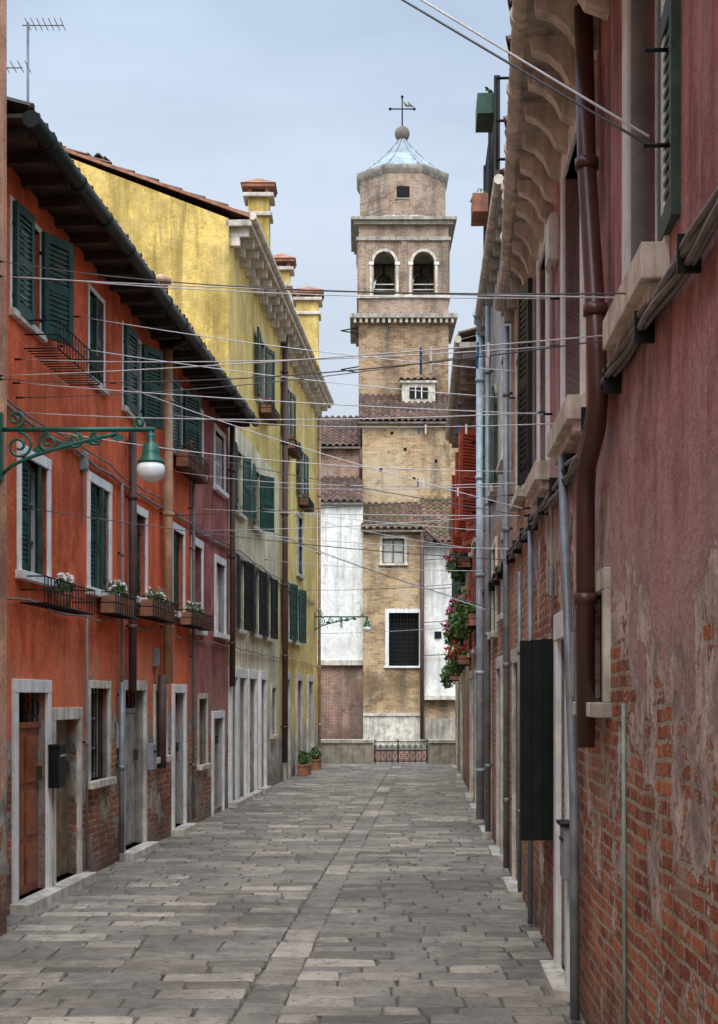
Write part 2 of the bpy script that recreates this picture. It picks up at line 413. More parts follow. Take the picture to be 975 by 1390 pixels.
def eave(mb,F,d0,d1,z,proj,gut='metal_gutter',soff='wood_dark',gr=0.065,raft=0.5):
    mb.bx(F.P(d0,z+0.05,-0.05),F.t*(d1-d0),F.n*(proj+0.02),Z*0.03,soff)
    d=d0+0.15
    while d<d1:
        mb.bx(F.P(d,z-0.04,-0.02),F.t*0.08,F.n*(proj-0.02),Z*0.088,soff); d+=raft
    pts=[]; k=max(2,int((d1-d0)/1.2))
    for i in range(k+1): pts.append(F.P(d0-0.03+(d1-d0+.06)*i/k,z+0.03+rr(-.012,.012),proj+gr*0.6))
    mb.tube(pts,gr,gut,12)
    d=d0+0.4
    while d<d1:
        mb.tube([F.P(d,z+0.03,proj+gr*0.6),F.P(d+0.02,z+0.03,proj+gr*0.6)],gr*1.2,gut,12); d+=0.9
# =================================================================== GROUND
g=MB()
prof=[(-150,-0.03),(37.9,-0.03),(37.9,-2.5),(48,-2.5),(48,-0.03),(900,-0.03)]
for i in range(len(prof)-1):
    (y0,z0),(y1,z1)=prof[i],prof[i+1]
    g.poly([(-500,y0,z0),(500,y0,z0),(500,y1,z1),(-500,y1,z1)],'ground' if abs(z1-z0)<.1 else 'brick_red')
g.obj('ground')
w=MB(); w.poly([(-200,37.9,-1.1),(200,37.9,-1.1),(200,48,-1.1),(-200,48,-1.1)],'water'); w.obj('canal_water')
pv=MB()
pv.poly([(-4.2,-5,-.009),(1.9,-5,-.009),(3.0,37.88,-.009),(-1.8,37.88,-.009)],'mortar_bed')
def block(x0,x1,y0,y1,sh=0.0):
    gp=rr(0.003,0.010); e=rr(0.008,0.018)
    base=rr(-.004,.004)
    h=[base+rr(-0.005,0.007) for _ in range(4)]
    jx=[rr(-.009,.009) for _ in range(8)]
    b=len(pv.v); rv=min(1,max(0,random.gauss(0.5,0.32)))
    def X(x,y): return x+sh*(y-y0)
    for (ins,zz) in ((gp,-0.02),(gp,-0.007),(gp+e,0.0)):
        for k,(x,y) in enumerate(((x0+ins,y0+ins),(x1-ins,y0+ins),(x1-ins,y1-ins),(x0+ins,y1-ins))):
            pv.v.append((X(x,y)+jx[k],y+jx[k+4],zz+(h[k] if zz==0 else 0)))
    for r_ in (0,4):
        for k in range(4):
            k2=(k+1)%4; pv.face((b+r_+k,b+r_+k2,b+r_+4+k2,b+r_+4+k),'paving',r_==4,rv)
    pv.face((b+8,b+9,b+10,b+11),'paving',False,rv)
for seg_i in (0,1):
    y=-3.0-.1*seg_i
    while y<37.7:
        rh=rr(0.18,0.29)
        if y+rh>37.85: break
        xl=L.P(y,0).x-0.35; xr=RW.P(y,0).x+0.3
        if y<10.5: xl=min(xl,-2.7)
        sx=-1.12+0.054*y+.007
        a,b=((xl,sx),(sx+0.25,xr))[seg_i]
        x=a
        while x<b-0.02:
            ln=rr(0.2,0.62)
            if b-x-ln<0.2: ln=b-x
            block(x,x+ln,y,y+rh); x+=ln
        y+=rh
y=-3.0
while y<37.2:
    ln=rr(0.35,0.7); x=-1.12+0.054*y+.007; block(x-.004,x+0.252,y,y+ln,0.054); y+=ln
pv.obj('stone_pavement')
# =================================================================== LEFT: near orange house
def orange():
    e=empty('orange_house'); F=Facade(-3.32,0.068,1)
    mb=MB(); wall(mb,F,-4,10.6,-0.1,9.6,[],'plaster_orange'); body(mb,F,-4,10.6,-0.1,9.6,7,'plaster_orange',ridge=1.2)
    mb.obj('walls',e)
    mb=MB()
    pipe(mb,F,[(10.1,9.5),(10.1,0.05)],0.03,'pipe_grey')
    eave(mb,F,-4,10.6,9.6,0.3)
    mb.obj('downpipe_and_gutter',e)
    mb=MB()
    tile_roof(mb,F.P(-4,9.7,0.35),F.t*14.6,-F.n*3.85+Z*1.25,tl=0.45,tw=0.25); tile_roof(mb,F.P(10.6,9.7,-7.3),-F.t*14.6,F.n*3.5+Z*1.2,tl=0.5,tw=0.3)
    mb.obj('roof',e)
    return F
FO=orange()
# =================================================================== flower boxes
def flowerbox(px0,px1,yt,yb,F=L,kind='flower_white',n=60,proj=0.22):
    d0,d1=F.u(px0),F.u(px1)
    if d0>d1:d0,d1=d1,d0
    pc=(px0+px1)/2; zb=F.z(pc,yb); zt=max(F.z(pc,yt),zb+0.14)
    return fbx(F,d0,d1,zb,zt,proj,kind,n)
def fbx(F,d0,d1,zb,zt,proj,kind,n,name='window_flower_box',box='terracotta'):
    mb=MB()
    for z in (zb,(zb+zt)/2,zt):
        for (a,b) in (((d0,0.02),(d0,proj)),((d0,proj),(d1,proj)),((d1,proj),(d1,0.02))):
            mb.tube([F.P(a[0],z,a[1]),F.P(b[0],z,b[1])],0.007,'iron',5)
    k=max(3,int((d1-d0)/0.09))
    for i in range(k+1):
        d=d0+(d1-d0)*i/k
        mb.tube([F.P(d,zt,proj),F.P(d,zb,proj),F.P(d,zb,0.02)],0.006,'iron',5)
    if n:
        fbox(mb,F,d0+0.06,d1-0.06,zb+0.01,zt-0.03,0.05,proj-0.03,box)
        c=F.P((d0+d1)/2,zt+0.03,proj/2)
        leaves(mb,c,0.1,(d1-d0)/2*0.85,0.10,n*3)
        if kind: leaves(mb,c+Z*0.05,0.10,(d1-d0)/2*0.8,0.08,n,kind,0.028)
    mb.obj(name)
def junction(F,d,z,w=.14,h=.18,mat='box_plastic'):
    mb=MB(); fbox(mb,F,d,d+w,z,z+h,0,.05,mat); fbox(mb,F,d+.015,d+w-.015,z+.015,z+h-.015,.051,.06,mat)
    mb.tube([F.P(d+w/2,z,.025),F.P(d+w/2,z-.5,.02)],.009,'cable',6); mb.obj('junction_box',bevel=.004)
def house_left():
    e=empty('red_house')
    mb=MB();fr=MB();sh=MB();dr=MB()
    ops=[];D0=10.65;D1=L.u(257)
    def add(px0,px1,yt,yb,w=0.08): 
        a,b=L.u(px0)+w,L.u(px1)-w; pc=(px0+px1)/2
        zt,zb=L.z(pc,yt)-w,L.z(pc,yb)+0.03
        ops.append((a,b,zb,zt)); return a,b,zb,zt
    zt,zb=5.72,4.86
    for (px0,px1,ang) in ((14,56,24),(120,142,0),(166,192,16),(227,248,14)):
        a,b=L.u(px0)+0.04,L.u(px1)-0.04
        ops.append((a,b,zb,zt)); fbox(fr,L,a-0.07,b+0.07,zb-0.06,zb,-0.1,0.05,'stone')
        fbox(fr,L,a-0.05,a,zb,zt,-0.1,0.008,'stone_white');fbox(fr,L,b,b+0.05,zb,zt,-0.1,0.008,'stone_white');fbox(fr,L,a-0.05,b+0.05,zt,zt+0.05,-0.1,0.009,'stone_white')
        sash(fr,L,a,b,zb,zt,mat='stone_white')
        hw=(b-a)/2
        if ang:
            shutter(sh,L,a,1,4,hw,zb-0.02,zt+0.02); shutter(sh,L,b,1,ang,hw,zb-0.02,zt+0.02)
        else:
            shutter(sh,L,a,1,2,hw,zb-0.02,zt+0.02,off=-.05); shutter(sh,L,b,-1,4,hw,zb-0.02,zt+0.02,off=-.05)
    for k,(px0,px1,yt,yb) in enumerate(((23,67,614,785),(118,150,650,806),(174,199,688,815),(232,250,714,835))):
        a,b,c,d=add(px0,px1,yt,yb)
        surround(fr,L,a,b,c,d,0.085,0.02); sash(fr,L,a,b,c,d,mat='stone_white')
        shutter(sh,L,a,1,3,(b-a)*0.5,c,d,off=-0.05)
        if k==1: shutter(sh,L,b,-1,6,(b-a)*0.46,c,d,off=-0.06)
        else: shutter(sh,L,b-.01,-1,-2 if k else 20,(b-a)*0.3,c,d,off=-0.09)
    for (px0,px1,yt,mat,kind,fan,st) in ((16,66,924,'wood_brown','panel',0.3,'stone_white'),(68,108,962,'wood_old','plank',0,'stone'),(164,197,925,'wood_grey','plank',0.25,'stone'),(233,251,930,'door_teal','panel',0.2,'stone_white')):
        w=0.1; a,b=L.u(px0)+w,L.u(px1)-w; zt=L.z((px0+px1)/2,yt)-w
        ops.append((a,b,0.08,zt)); surround(fr,L,a,b,0.0,zt,w,0.03,st,door=True)
        door(dr,L,a,b,0.08,zt,mat,kind,fan=fan,off=-.1 if fan==.3 else -.14)
        fbox(fr,L,a-w-0.05,b+w+0.05,-0.05,0.08,-0.1,0.16,'stone')
    for (px0,px1,yt,yb,mt) in ((118,148,925,1062,'wood_grey'),(208,226,930,1030,'shutter_green')):
        a,b,c,d=add(px0,px1,yt,yb,0.07); surround(fr,L,a,b,c,d,0.07,0.025,'stone')
        if mt=='shutter_green': shutter(sh,L,a,1,2,(b-a),c,d,off=-0.05)
        else:
            sash(fr,L,a,b,c,d,mat=mt)
            for i in range(6):
                u=a+(b-a)*(i+0.5)/6; fr.tube([L.P(u,c,-0.04),L.P(u,d,-0.04)],0.008,'iron',5)
    wall(mb,L,D0,D1,-0.1,6.0,ops,'plaster_red'); body(mb,L,D0,D1,-0.1,6.0,7,'plaster_red',ridge=1.5)
    mb.obj('walls',e); fr.obj('window_frames_and_surrounds',e,0.006); sh.obj('shutters',e); dr.obj('doors',e,0.004)
    mb=MB()
    pipe(mb,L,[(L.u(218),6.0),(L.u(218),1.9)],0.06,'pipe_tan'); pipe(mb,L,[(L.u(211),2.0),(L.u(211),0.9)],0.05,'pipe_dark')
    pipe(mb,L,[(L.u(171),4.6),(L.u(171),1.8)],0.045,'pipe_dark')
    mb.tube([L.P(L.u(218),5.98,0.09),L.P(L.u(214),6.0,0.3),L.P(L.u(213),6.04,0.42)],0.055,'metal_gutter',10)
    pipe(mb,L,[(L.u(160),4.0),(L.u(160),1.0)],0.016,'cable'); pipe(mb,L,[(L.u(258),5.9),(L.u(258),0.1)],0.02,'cable')
    pipe(mb,L,[(L.u(112),2.5),(L.u(112),0.1)],0.014,'cable'); pipe(mb,L,[(L.u(158),1.9),(L.u(158),0.1)],0.03,'pipe_grey')
    mb.obj('drainpipes',e)
    mb=MB()
    eave(mb,L,10.65,L.u(309),5.98,0.4); mb.obj('eave_and_gutter',e)
    mb=MB(); U=L.t*(22.5-10.65)
    tile_roof(mb,L.P(10.65,6.09,0.40),U,-L.n*3.90+Z*1.45,amp=.045); tile_roof(mb,L.P(22.5,6.1,-7.4),-U,L.n*3.9+Z*1.47,tw=0.25,tl=0.5)
    mb.obj('roof',e)
    e2=empty('rose_house'); mb=MB();fr=MB();sh=MB();dr=MB();ops=[]
    a,b=L.u(290),L.u(305); ops.append((a+.07,b-.07,4.86,5.7)); surround(fr,L,a+.07,b-.07,4.86,5.7,.07,.02); shutter(sh,L,a+.08,1,2,b-a-.15,4.87,5.69,'curtain',off=-.06)
    a,b=L.u(262),L.u(274); ops.append((a,b,4.86,5.7)); surround(fr,L,a,b,4.86,5.7,.06,.02); shutter(sh,L,a,1,4,(b-a)*.95,4.87,5.7,'shutter_old',off=-.05)
    def addr(px0,px1,yt,yb,w):
        a,b=L.u(px0)+w,L.u(px1)-w; pc=(px0+px1)/2
        c,d=L.z(pc,yb)+0.03,L.z(pc,yt)-w; ops.append((a,b,c,d)); return a,b,c,d
    for (px0,px1,yt,yb) in ((259,275,732,857),(291,306,757,863)):
        a,b,c,d=addr(px0,px1,yt,yb,0.1); surround(fr,L,a,b,c,d,.1,.02); sash(fr,L,a,b,c,d,mat='stone_white',glass='curtain')
    a,b,c,d=addr(268,281,942,1040,.07); surround(fr,L,a,b,c,d,.07,.02,'stone'); sash(fr,L,a,b,c,d)
    a,b=L.u(287)+.1,L.u(303)-.1; zt=L.z(295,966)-.1; ops.append((a,b,.08,zt)); surround(fr,L,a,b,0,zt,.1,.03,'stone_white',door=True); door(dr,L,a,b,.08,zt,'wood_grey','plank')
    wall(mb,L,D1,22.5,-0.1,6.0,ops,'plaster_rose'); body(mb,L,D1+0.02,22.5,-0.1,6.0,6.9,'plaster_rose',ridge=1.4)
    mb.obj('walls',e2); fr.obj('window_surrounds',e2,0.006); sh.obj('shutters',e2); dr.obj('door',e2,0.004)
    mb=MB(); pipe(mb,L,[(22.45,5.95),(22.45,1.9)],0.045,'pipe_dark'); mb.obj('drainpipe',e2)
house_left()
junction(L,13.62,3.9); junction(L,16.9,2.1,.16,.22); junction(L,15.1,1.2,.2,.26)
mb=MB()
for (z,off,w) in ((4.02,0.03,0.02),(4.09,0.035,0.012),(2.52,0.03,0.012)):
    pts=[];d=10.8
    while d<36:
        pts.append(L.P(d,z+rr(-0.03,0.03),off+rr(0,0.012))); d+=rr(0.3,0.6)
    mb.tube(pts,w*0.8,'cable',6)
mb.obj('wall_cables')
flowerbox(25,97,792,826,n=0); flowerbox(128,160,808,836); flowerbox(182,217,815,841,n=50); flowerbox(238,268,832,852,n=50)
flowerbox(30,92,462,498,n=0,proj=0.3); flowerbox(233,262,618,645,kind='flower_red',n=30)
mb=MB(); d0,d1=L.u(55),L.u(80); zb=L.z(62,826)
mb.lathe(L.P((d0+d1)/2,zb,0.12),[(0.06,0.01),(0.08,0.13),(0.085,0.15)],'terracotta',14)
leaves(mb,L.P((d0+d1)/2,zb+0.2,0.12),0.1,0.14,0.08,160); leaves(mb,L.P((d0+d1)/2,zb+0.25,0.12),0.1,0.14,0.07,110,'flower_white',0.028)
mb.obj('potted_flowers')
mb=MB(); d=L.u(66); fbox(mb,L,d-0.13,d+0.10,0.95,1.3,0.034,0.13,'iron'); fbox(mb,L,d-0.1,d+0.07,1.22,1.24,0.131,0.14,'box_plastic'); mb.bx(L.P(d-0.14,1.3,0.034),L.t*0.25,L.n*0.11,Z*0.03,'iron'); mb.obj('letter_box',bevel=0.006)
mb=MB(); d=L.u(201); fbox(mb,L,d-0.1,d+0.1,0.9,1.2,0.0,0.08,'box_plastic'); fbox(mb,L,d-0.07,d+0.07,1.1,1.12,0.081,0.088,'iron'); mb.obj('letter_box',bevel=0.008)
# =================================================================== LEFT: yellow house (cream lower front)
def yellow():
    e=empty('yellow_house'); D0,DM,D1=22.55,L.u(379),36.9; ZE=9.15; ZC=6.15; depth=7.5
    mb=MB();fr=MB();sh=MB();dr=MB();opsC=[];opsU=[];opsY=[]
    def win(lst,a,b,c,d,opn=True,mat='shutter_green',ang=15,an2=4):
        lst.append((a,b,c,d))
        surround(fr,L,a,b,c,d,.08,.02,'stone')
        sash(fr,L,a,b,c,d,mat='wood_dark')
        if opn:
            shutter(sh,L,a,-1,an2,(b-a)/2,c,d,mat); shutter(sh,L,b,1,ang,(b-a)/2,c,d,mat)
        else: shutter(sh,L,a,1,3,(b-a)/2,c,d,mat,off=-.04); shutter(sh,L,b,-1,12,(b-a)/2,c,d,mat,off=-.04)
    a=L.u(317); win(opsC,a,a+0.85,4.75,5.75,True,ang=10)
    a=L.u(342); win(opsC,a,a+0.85,4.75,5.75,True,ang=28)
    for px in (319,341,358):
        a=L.u(px)+.1; win(opsC,a,a+0.75,2.85,4.0,True,'shutter_black',ang=12)
    a=L.u(349); win(opsU,a,a+0.95,7.1,8.25,True,ang=12)
    a=L.u(385); win(opsY,a,a+1.0,7.1,8.25,True,ang=6,an2=2)
    a=L.u(405); win(opsY,a,a+1.0,6.3,7.4,True,ang=6,an2=2)
    a=L.u(403); win(opsY,a,a+.95,4.5,5.8,False,'curtain')
    for px in (385,398): a=L.u(px); win(opsY,a,a+.9,2.95,4.15,True,ang=12)
    for (px0,px1,m) in ((312,319,'door_teal'),(322,331,'wood_grey'),(336,345,'wood_grey'),(352,358,'door_teal')):
        a,b=L.u(px0),L.u(px1); opsC.append((a,b,.08,2.05)); surround(fr,L,a,b,0,2.05,.14,.05,'stone_white',door=True); door(dr,L,a,b,.08,2.05,m,'plank',fan=.3)
        fbox(fr,L,a-.15,b+.15,-.05,.08,-.1,.14,'stone')
    for (px0,px1,m) in ((386,391,'wood_grey'),(402,408,'wood_old'),(417,423,'door_teal')):
        a,b=L.u(px0),L.u(px1); opsY.append((a,b,.08,2.1)); surround(fr,L,a,b,0,2.1,.14,.05,'stone',door=True); door(dr,L,a,b,.08,2.1,m,'plank')
    a,b=L.u(368),L.u(373); opsC.append((a,b,1.0,1.9)); surround(fr,L,a,b,1.0,1.9,.08,.03,'stone')
    wall(mb,L,D0,DM,-.1,ZC,opsC,'plaster_cream'); wall(mb,L,D0,DM,ZC,ZE,opsU,'plaster_yellow'); wall(mb,L,DM,D1,-.1,ZE,opsY,'plaster_yellow')
    RG=1.5
    for d in (D0,D1):
        mb.poly([L.P(d,-.1,0),L.P(d,-.1,-depth),L.P(d,ZE+.1,-depth),L.P(d,ZE+.1+RG,-depth/2),L.P(d,ZE+.1,0)],'plaster_ochre_side')
    mb.poly([L.P(D0,-.1,-depth),L.P(D1,-.1,-depth),L.P(D1,ZE+.1,-depth),L.P(D0,ZE+.1,-depth)],'plaster_ochre_side')
    mb.obj('walls',e); fr.obj('window_surrounds',e,0.006); sh.obj('shutters',e); dr.obj('doors',e,0.004)
    mb=MB()
    fbox(mb,L,D0,D1,ZE-.02,ZE+.08,-.05,.36,'stone')
    d=D0+.1
    while d<D1-.1:
        fbox(mb,L,d,d+.12,ZE-.16,ZE-.02,0,.3,'stone'); fbox(mb,L,d,d+.12,ZE-.3,ZE-.16,0,.16,'stone'); d+=.55
    mb.tube([L.P(D0-.02,ZE+.12,.38),L.P(D1+.02,ZE+.12,.38)],.06,'cream_paint',12)
    mb.obj('cornice_and_gutter',e,0.008)
    mb=MB(); U=L.t*(D1-D0+.02); S0=L.P(D0-.01,ZE+.13,.34); tile_roof(mb,S0,U,-L.n*4.09+Z*(RG+.06),amp=.035); tile_roof(mb,L.P(D1+.0,ZE+.12,-depth-.3),-U,L.n*4.05+Z*(RG+.08),tw=.25,tl=.5,amp=.035)
    mb.bx(L.P(D0-.035,ZE+.10,.34),L.t*.05,-L.n*4.09+Z*(RG+.04),Z*.05,'terracotta')
    mb.obj('roof',e)
    mb=MB()
    pipe(mb,L,[(L.u(381),ZE-.1),(L.u(381),0.4)],.06,'pipe_dark'); pipe(mb,L,[(36.7,ZE-.1),(36.7,0.3)],.04,'pipe_tan')
    mb.obj('drainpipes',e)
    def chim(d,off,w,z0,z1,mat):
        c=MB(); P=L.P(d,0,off)
        c.cbox((P.x,P.y,(z0+z1)/2),w,w,z1-z0,mat)
        c.cbox((P.x,P.y,z1-.28),w+.1,w+.1,.07,'stone')
        for k in (-1,1):
            for j in (-1,1): c.cbox((P.x+k*w*.42,P.y+j*w*.42,z1+.08),.08,.08,.16,'terracotta')
        c.cbox((P.x,P.y,z1+.035),w+.16,w+.16,.07,'stone')
        c.cbox((P.x,P.y,z1+.19),w+.2,w+.2,.06,'terracotta')
        hw=w/2+.12
        b=len(c.v)
        for (x,y) in ((-hw,-hw),(hw,-hw),(hw,hw),(-hw,hw)): c.v.append((P.x+x,P.y+y,z1+.22))
        c.v.append((P.x,P.y,z1+.40))
        for k in range(4): c.face((b+k,b+(k+1)%4,b+4),'terracotta')
        c.obj('chimney',e,0.01)
    chim(24.6,0.2,.36,9.25,10.22,'plaster_ochre_side'); chim(28.2,0.15,.32,9.25,10.05,'plaster_ochre_side'); chim(32.6,0.2,.5,9.2,10.65,'plaster_yellow')
yellow()
def fb2(px0,px1,zb,kind,n=60): fbx(L,L.u(px0),L.u(px1),zb,zb+.18,.25,kind,n)
fb2(350,362,6.85,'flower_pink',90); fb2(384,394,6.85,'flower_red',90); fb2(404,412,6.05,'flower_pink',70)
def planter(F,d,off,l=.6,kind=None,h=.22):
    mb=MB()
    fbox(mb,F,d-l/2,d+l/2,0.012,h,off,off+.22,'terracotta'); fbox(mb,F,d-l/2-.02,d+l/2+.02,h,h+.03,off-.02,off+.24,'terracotta')
    leaves(mb,F.P(d,h+.16,off+.11),.14,l/2,.17,260,s=.045)
    if kind: leaves(mb,F.P(d,h+.2,off+.11),.14,l/2,.15,50,kind,.035)
    mb.obj('planter_box')
planter(L,31.8,.1,.9); planter(L,34.3,.1,.7,'flower_white')
def antenna():
    mb=MB(); d=13.2; p=at(38,400,d); X=p.x; zt=at(38,30,d).z
    mb.tube([(X,d,6.2),(X,d,zt)],.012,'pipe_grey',8)
    for (zz,l) in ((zt-.03,.32),(zt-.42,-.2)):
        mb.tube([(X-.05,d,zz),(X+l,d,zz)],.006,'pipe_grey',6)
        for k in range(7 if l>.2 else 4):
            x=X+l*k/(6 if l>.2 else 3); mb.tube([(x,d-.12,zz+.01),(x,d+.12,zz+.01)],.004,'pipe_grey',5)
    mb.obj('tv_antenna')
    mb=MB(); P=at(28,180,13.9)
    mb.lathe((P.x,P.y,6.2),[(.05,0),(.05,.75),(.09,.75),(.09,.8),(.02,.86)],'pipe_tan',12); mb.obj('flue_pipe')
    mb=MB(); P=at(219,385,18.5); mb.lathe((P.x,P.y,6.1),[(.09,0),(.09,P.z-6.1),(.13,P.z-6.1),(.13,P.z-6.04),(.03,P.z-5.98)],'pipe_tan',14); mb.obj('flue_pipe')
antenna()
mb=MB(); P=at(108,205,27); 
mb.cbox((P.x,27.5,10.75),.75,.9,2.0,'plaster_ochre_side'); mb.cbox((P.x,27.5,11.79),.95,1.1,.08,'stone'); tile_roof(mb,(P.x-.5,26.9,11.84),(1.0,0,0),(0,.6,.14)); tile_roof(mb,(P.x+.5,28.1,11.84),(-1.0,0,0),(0,-.6,.14)); mb.obj('roof_dormer')
# =================================================================== street lamps
def lamp(root,reach,name,s=1.0,A=Vector((1,0,0))):
    mb=MB(); root=Vector(root)
    e=root+A*reach
    mb.tube([root,e],.018*s,'lamp_green',8)
    mb.bx(root+Vector((0,-.03,-.38*s)),A*.02,Vector((0,.06,0)),Z*.5*s,'lamp_green')
    def spiral(c,r,turns,st,sg=1):
        pts=[]
        n=int(26*turns)
        for i in range(n+1):
            t=i/n; an=st+sg*turns*2*math.pi*t; q=r*(1-.82*t)
            pts.append(c+A*math.cos(an)*q+Z*math.sin(an)*q)
        mb.tube(pts,.011*s,'lamp_green',6)
    for k,(x,r) in enumerate(((.12,.10),(.31,.075),(.48,.06),(.62,.05))):
        spiral(root+A*x*reach+Z*(-r*s-.02),r*s,1.6,math.pi/2,1 if k%2 else -1)
    spiral(root+A*.1*reach+Z*.08*s,.065*s,1.4,-math.pi/2,1)
    spiral(root+A*.9*reach+Z*.05*s,.045*s,1.3,-math.pi/2,-1)
    mb.tube([root+Z*-.34*s+A*(reach*.75*t)+Z*(.31*s*(t**.6)) for t in [i/10 for i in range(11)]],.014*s,'lamp_green',6)
    for k in range(4):
        c=root+A*(reach*(.2+.17*k))+Z*(-.15*s+.03*k*s)
        mb.poly([c,c+A*.05*s+Z*.04*s,c+A*.11*s,c+A*.05*s-Z*.03*s],'lamp_green')
    mb.tube([e+A*-.03,e+Z*-.06*s+A*-.03],.014*s,'lamp_green',8)
    c=e+A*-.03*s
    mb.lathe(c,[(.02*s,-.02*s),(.035*s,-.05*s),(.025*s,-.09*s),(.055*s,-.11*s),(.065*s,-.17*s),(.07*s,-.20*s),(.095*s,-.23*s),(.10*s,-.245*s)],'lamp_green',20)
    mb.lathe(c,[(.092*s,-.246*s),(.105*s,-.29*s),(.10*s,-.335*s),(.075*s,-.365*s),(.02*s,-.38*s)],'lamp_glass',20)
    mb.obj(name)
r0=FO.P(10.45,3.69,0.0); lamp(r0,at(205,600,10.45).x-r0.x+.03,'wall_street_lamp',1.0)
r1=L.P(36.2,3.75,0.0); lamp(r1,1.35,'wall_street_lamp',1.0)
# =================================================================== RIGHT: mauve house
def mauve():
    e=empty('mauve_house'); D0,D1=-4.0,11.5; ZE=5.2; F=RW
    mb=MB();fr=MB();sh=MB();dr=MB();ops=[]
    for (a,b) in ((5.22,6.02),(7.8,8.75),(9.95,10.6),(1.5,2.5)):
        c,d=3.36,4.9; ops.append((a,b,c,d))
        surround(fr,F,a,b,c,d,.14,.018,'stone_white',sill=False)
        for u in (a,b-.012): fbox(fr,F,u,u+.012,c,d,-.29,-.1,'stone_white')
        fbox(fr,F,a-.14,b+.14,c-.13,c,-.1,.1,'cream_paint'); fbox(fr,F,a-.1,b+.1,c-.19,c-.13,-.1,.06,'cream_paint')
        sash(fr,F,a+.012,b-.012,c,d,off=-.26,mat='shutter_old')
    shutter(sh,F,5.22,-1,3,.36,3.38,4.88,'shutter_old',off=.02)
    shutter(sh,F,10.75,1,7,.36,3.38,4.88,'shutter_black')
    a,b,c,d=6.75,7.45,1.72,2.25; ops.append((a,b,c,d)); surround(fr,F,a,b,c,d,.09,.03,'stone'); sash(fr,F,a,b,c,d,off=-.15)
    for i in range(6): u=a+(b-a)*(i+.5)/6; fr.tube([F.P(u,c,-.05),F.P(u,d,-.05)],.009,'iron',5)
    a,b=8.45,9.0; ops.append((a,b,.06,2.1)); surround(fr,F,a,b,0,2.1,.15,.035,'stone_white',door=True); door(dr,F,a,b,.06,2.1,'wood_grey','plank')
    fbox(fr,F,a-.2,b+.2,-.05,.06,-.1,.12,'stone')
    a,b,c,d=9.45,10.05,.9,2.05; ops.append((a,b,c,d)); surround(fr,F,a,b,c,d,.08,.03,'stone'); sash(fr,F,a,b,c,d,off=-.13)
    A=(-F.t*math.cos(math.radians(78))+F.n*math.sin(math.radians(78))); B=Vector((-A.y,A.x,0)); o=F.P(9.3,.82,.03)
    # plank shutter standing open into the street
    for i in range(3): sh.bx(o+A*(.003+i*.073),A*.069,B*.032,Z*(1.3-.006*i),'shutter_black')
    for zz in (.1,.62,1.12): sh.bx(o+A*.01+Z*zz-B*.018,A*.2,B*.014,Z*.09,'shutter_black'); sh.bx(o+A*.002+Z*(zz+.03)-B*.024,A*.15,B*.005,Z*.03,'pipe_grey')
    wall(mb,F,D0,D1,-.1,ZE,ops,'plaster_mauve',dep=.3); body(mb,F,D0,D1,-.1,ZE,7,'plaster_mauve',ridge=1.4)
    mb.obj('walls',e); fr.obj('window_surrounds',e,.007); sh.obj('shutters',e); dr.obj('door',e,.004)
    G=lambda d,z=5.24,k=1.0: RW.P(d,z).lerp(Vector((.845+(d-7.24)*.082,d,z)),k)
    mb=MB(); 
    n=28
    for i in range(n):
        a=D0+(D1-D0)*i/n; b=D0+(D1-D0)*(i+1)/n
        o=[G(a,5.22,-.2),G(b,5.22,-.2),G(b,5.22,1.0),G(a,5.22,1.0)]
        mb.poly(o,'stone_grey'); mb.poly([p+Z*.07 for p in o],'stone_grey')
        mb.poly([o[2],o[3],o[3]+Z*.07,o[2]+Z*.07],'cream_paint')
    d=D0+.2
    while d<D1-.1:
        w=.10
        prof=[(0,5.22),(.9,5.22),(.88,5.15),(.62,5.12),(.42,5.06),(.3,4.98),(.0,4.94)]
        A_=[G(d,z,k) for k,z in prof]; B_=[G(d+w,z,k) for k,z in prof]
        mb.poly(A_,'cream_paint'); mb.poly(B_[::-1],'cream_paint')
        for i in range(len(prof)-1): mb.poly([A_[i],A_[i+1],B_[i+1],B_[i]],'cream_paint')
        d+=.42+rr(-.02,.02)
    pts=[G(D0+(D1-D0)*i/20+0.0,5.27+rr(-.008,.008),1.06) for i in range(21)]
    mb.tube(pts,.05,'cream_paint',14)
    for i in range(17):
        q=D0+.6+i*.9
        if q<D1: mb.tube([G(q,5.27,1.06),G(q+.05,5.27,1.06)],.062,'cream_paint',14)
    mb.obj('eave_brackets_and_gutter',e,.006)
    mb=MB(); tile_roof(mb,G(D0,5.36,1.15),G(D1,5.36,1.15)-G(D0,5.36,1.15),-F.n*3.8+Z*1.35,tw=.22); mb.obj('roof',e)
    mb=MB()
    pipe(mb,F,[(7.1,5.15),(6.95,4.3),(6.6,3.5),(6.5,3.12),(6.58,2.98),(6.95,2.86),(7.0,2.72),(7.0,1.5)],.046,'pipe_maroon',16)
    for (d,z) in ((7.0,2.2),(6.95,4.3),(6.6,3.5)): mb.tube([F.P(d,z,.076),F.P(d,z+.05,.076)],.058,'pipe_maroon',16)
    mb.obj('downpipe',e)
    mb=MB()
    pipe(mb,F,[(8.38,3.15),(8.0,2.0),(7.72,1.2),(7.68,.02)],.026,'pipe_grey')
    pipe(mb,F,[(6.16,1.72),(6.12,0.02)],.009,'pipe_green',clips=False,off=.01)
    pipe(mb,F,[(7.9,2.1),(7.9,.02)],.014,'cable',clips=False)
    pipe(mb,F,[(10.9,3.0),(10.9,.02)],.02,'pipe_grey',clips=False)
    mb.obj('conduits',e)
    mb=MB()
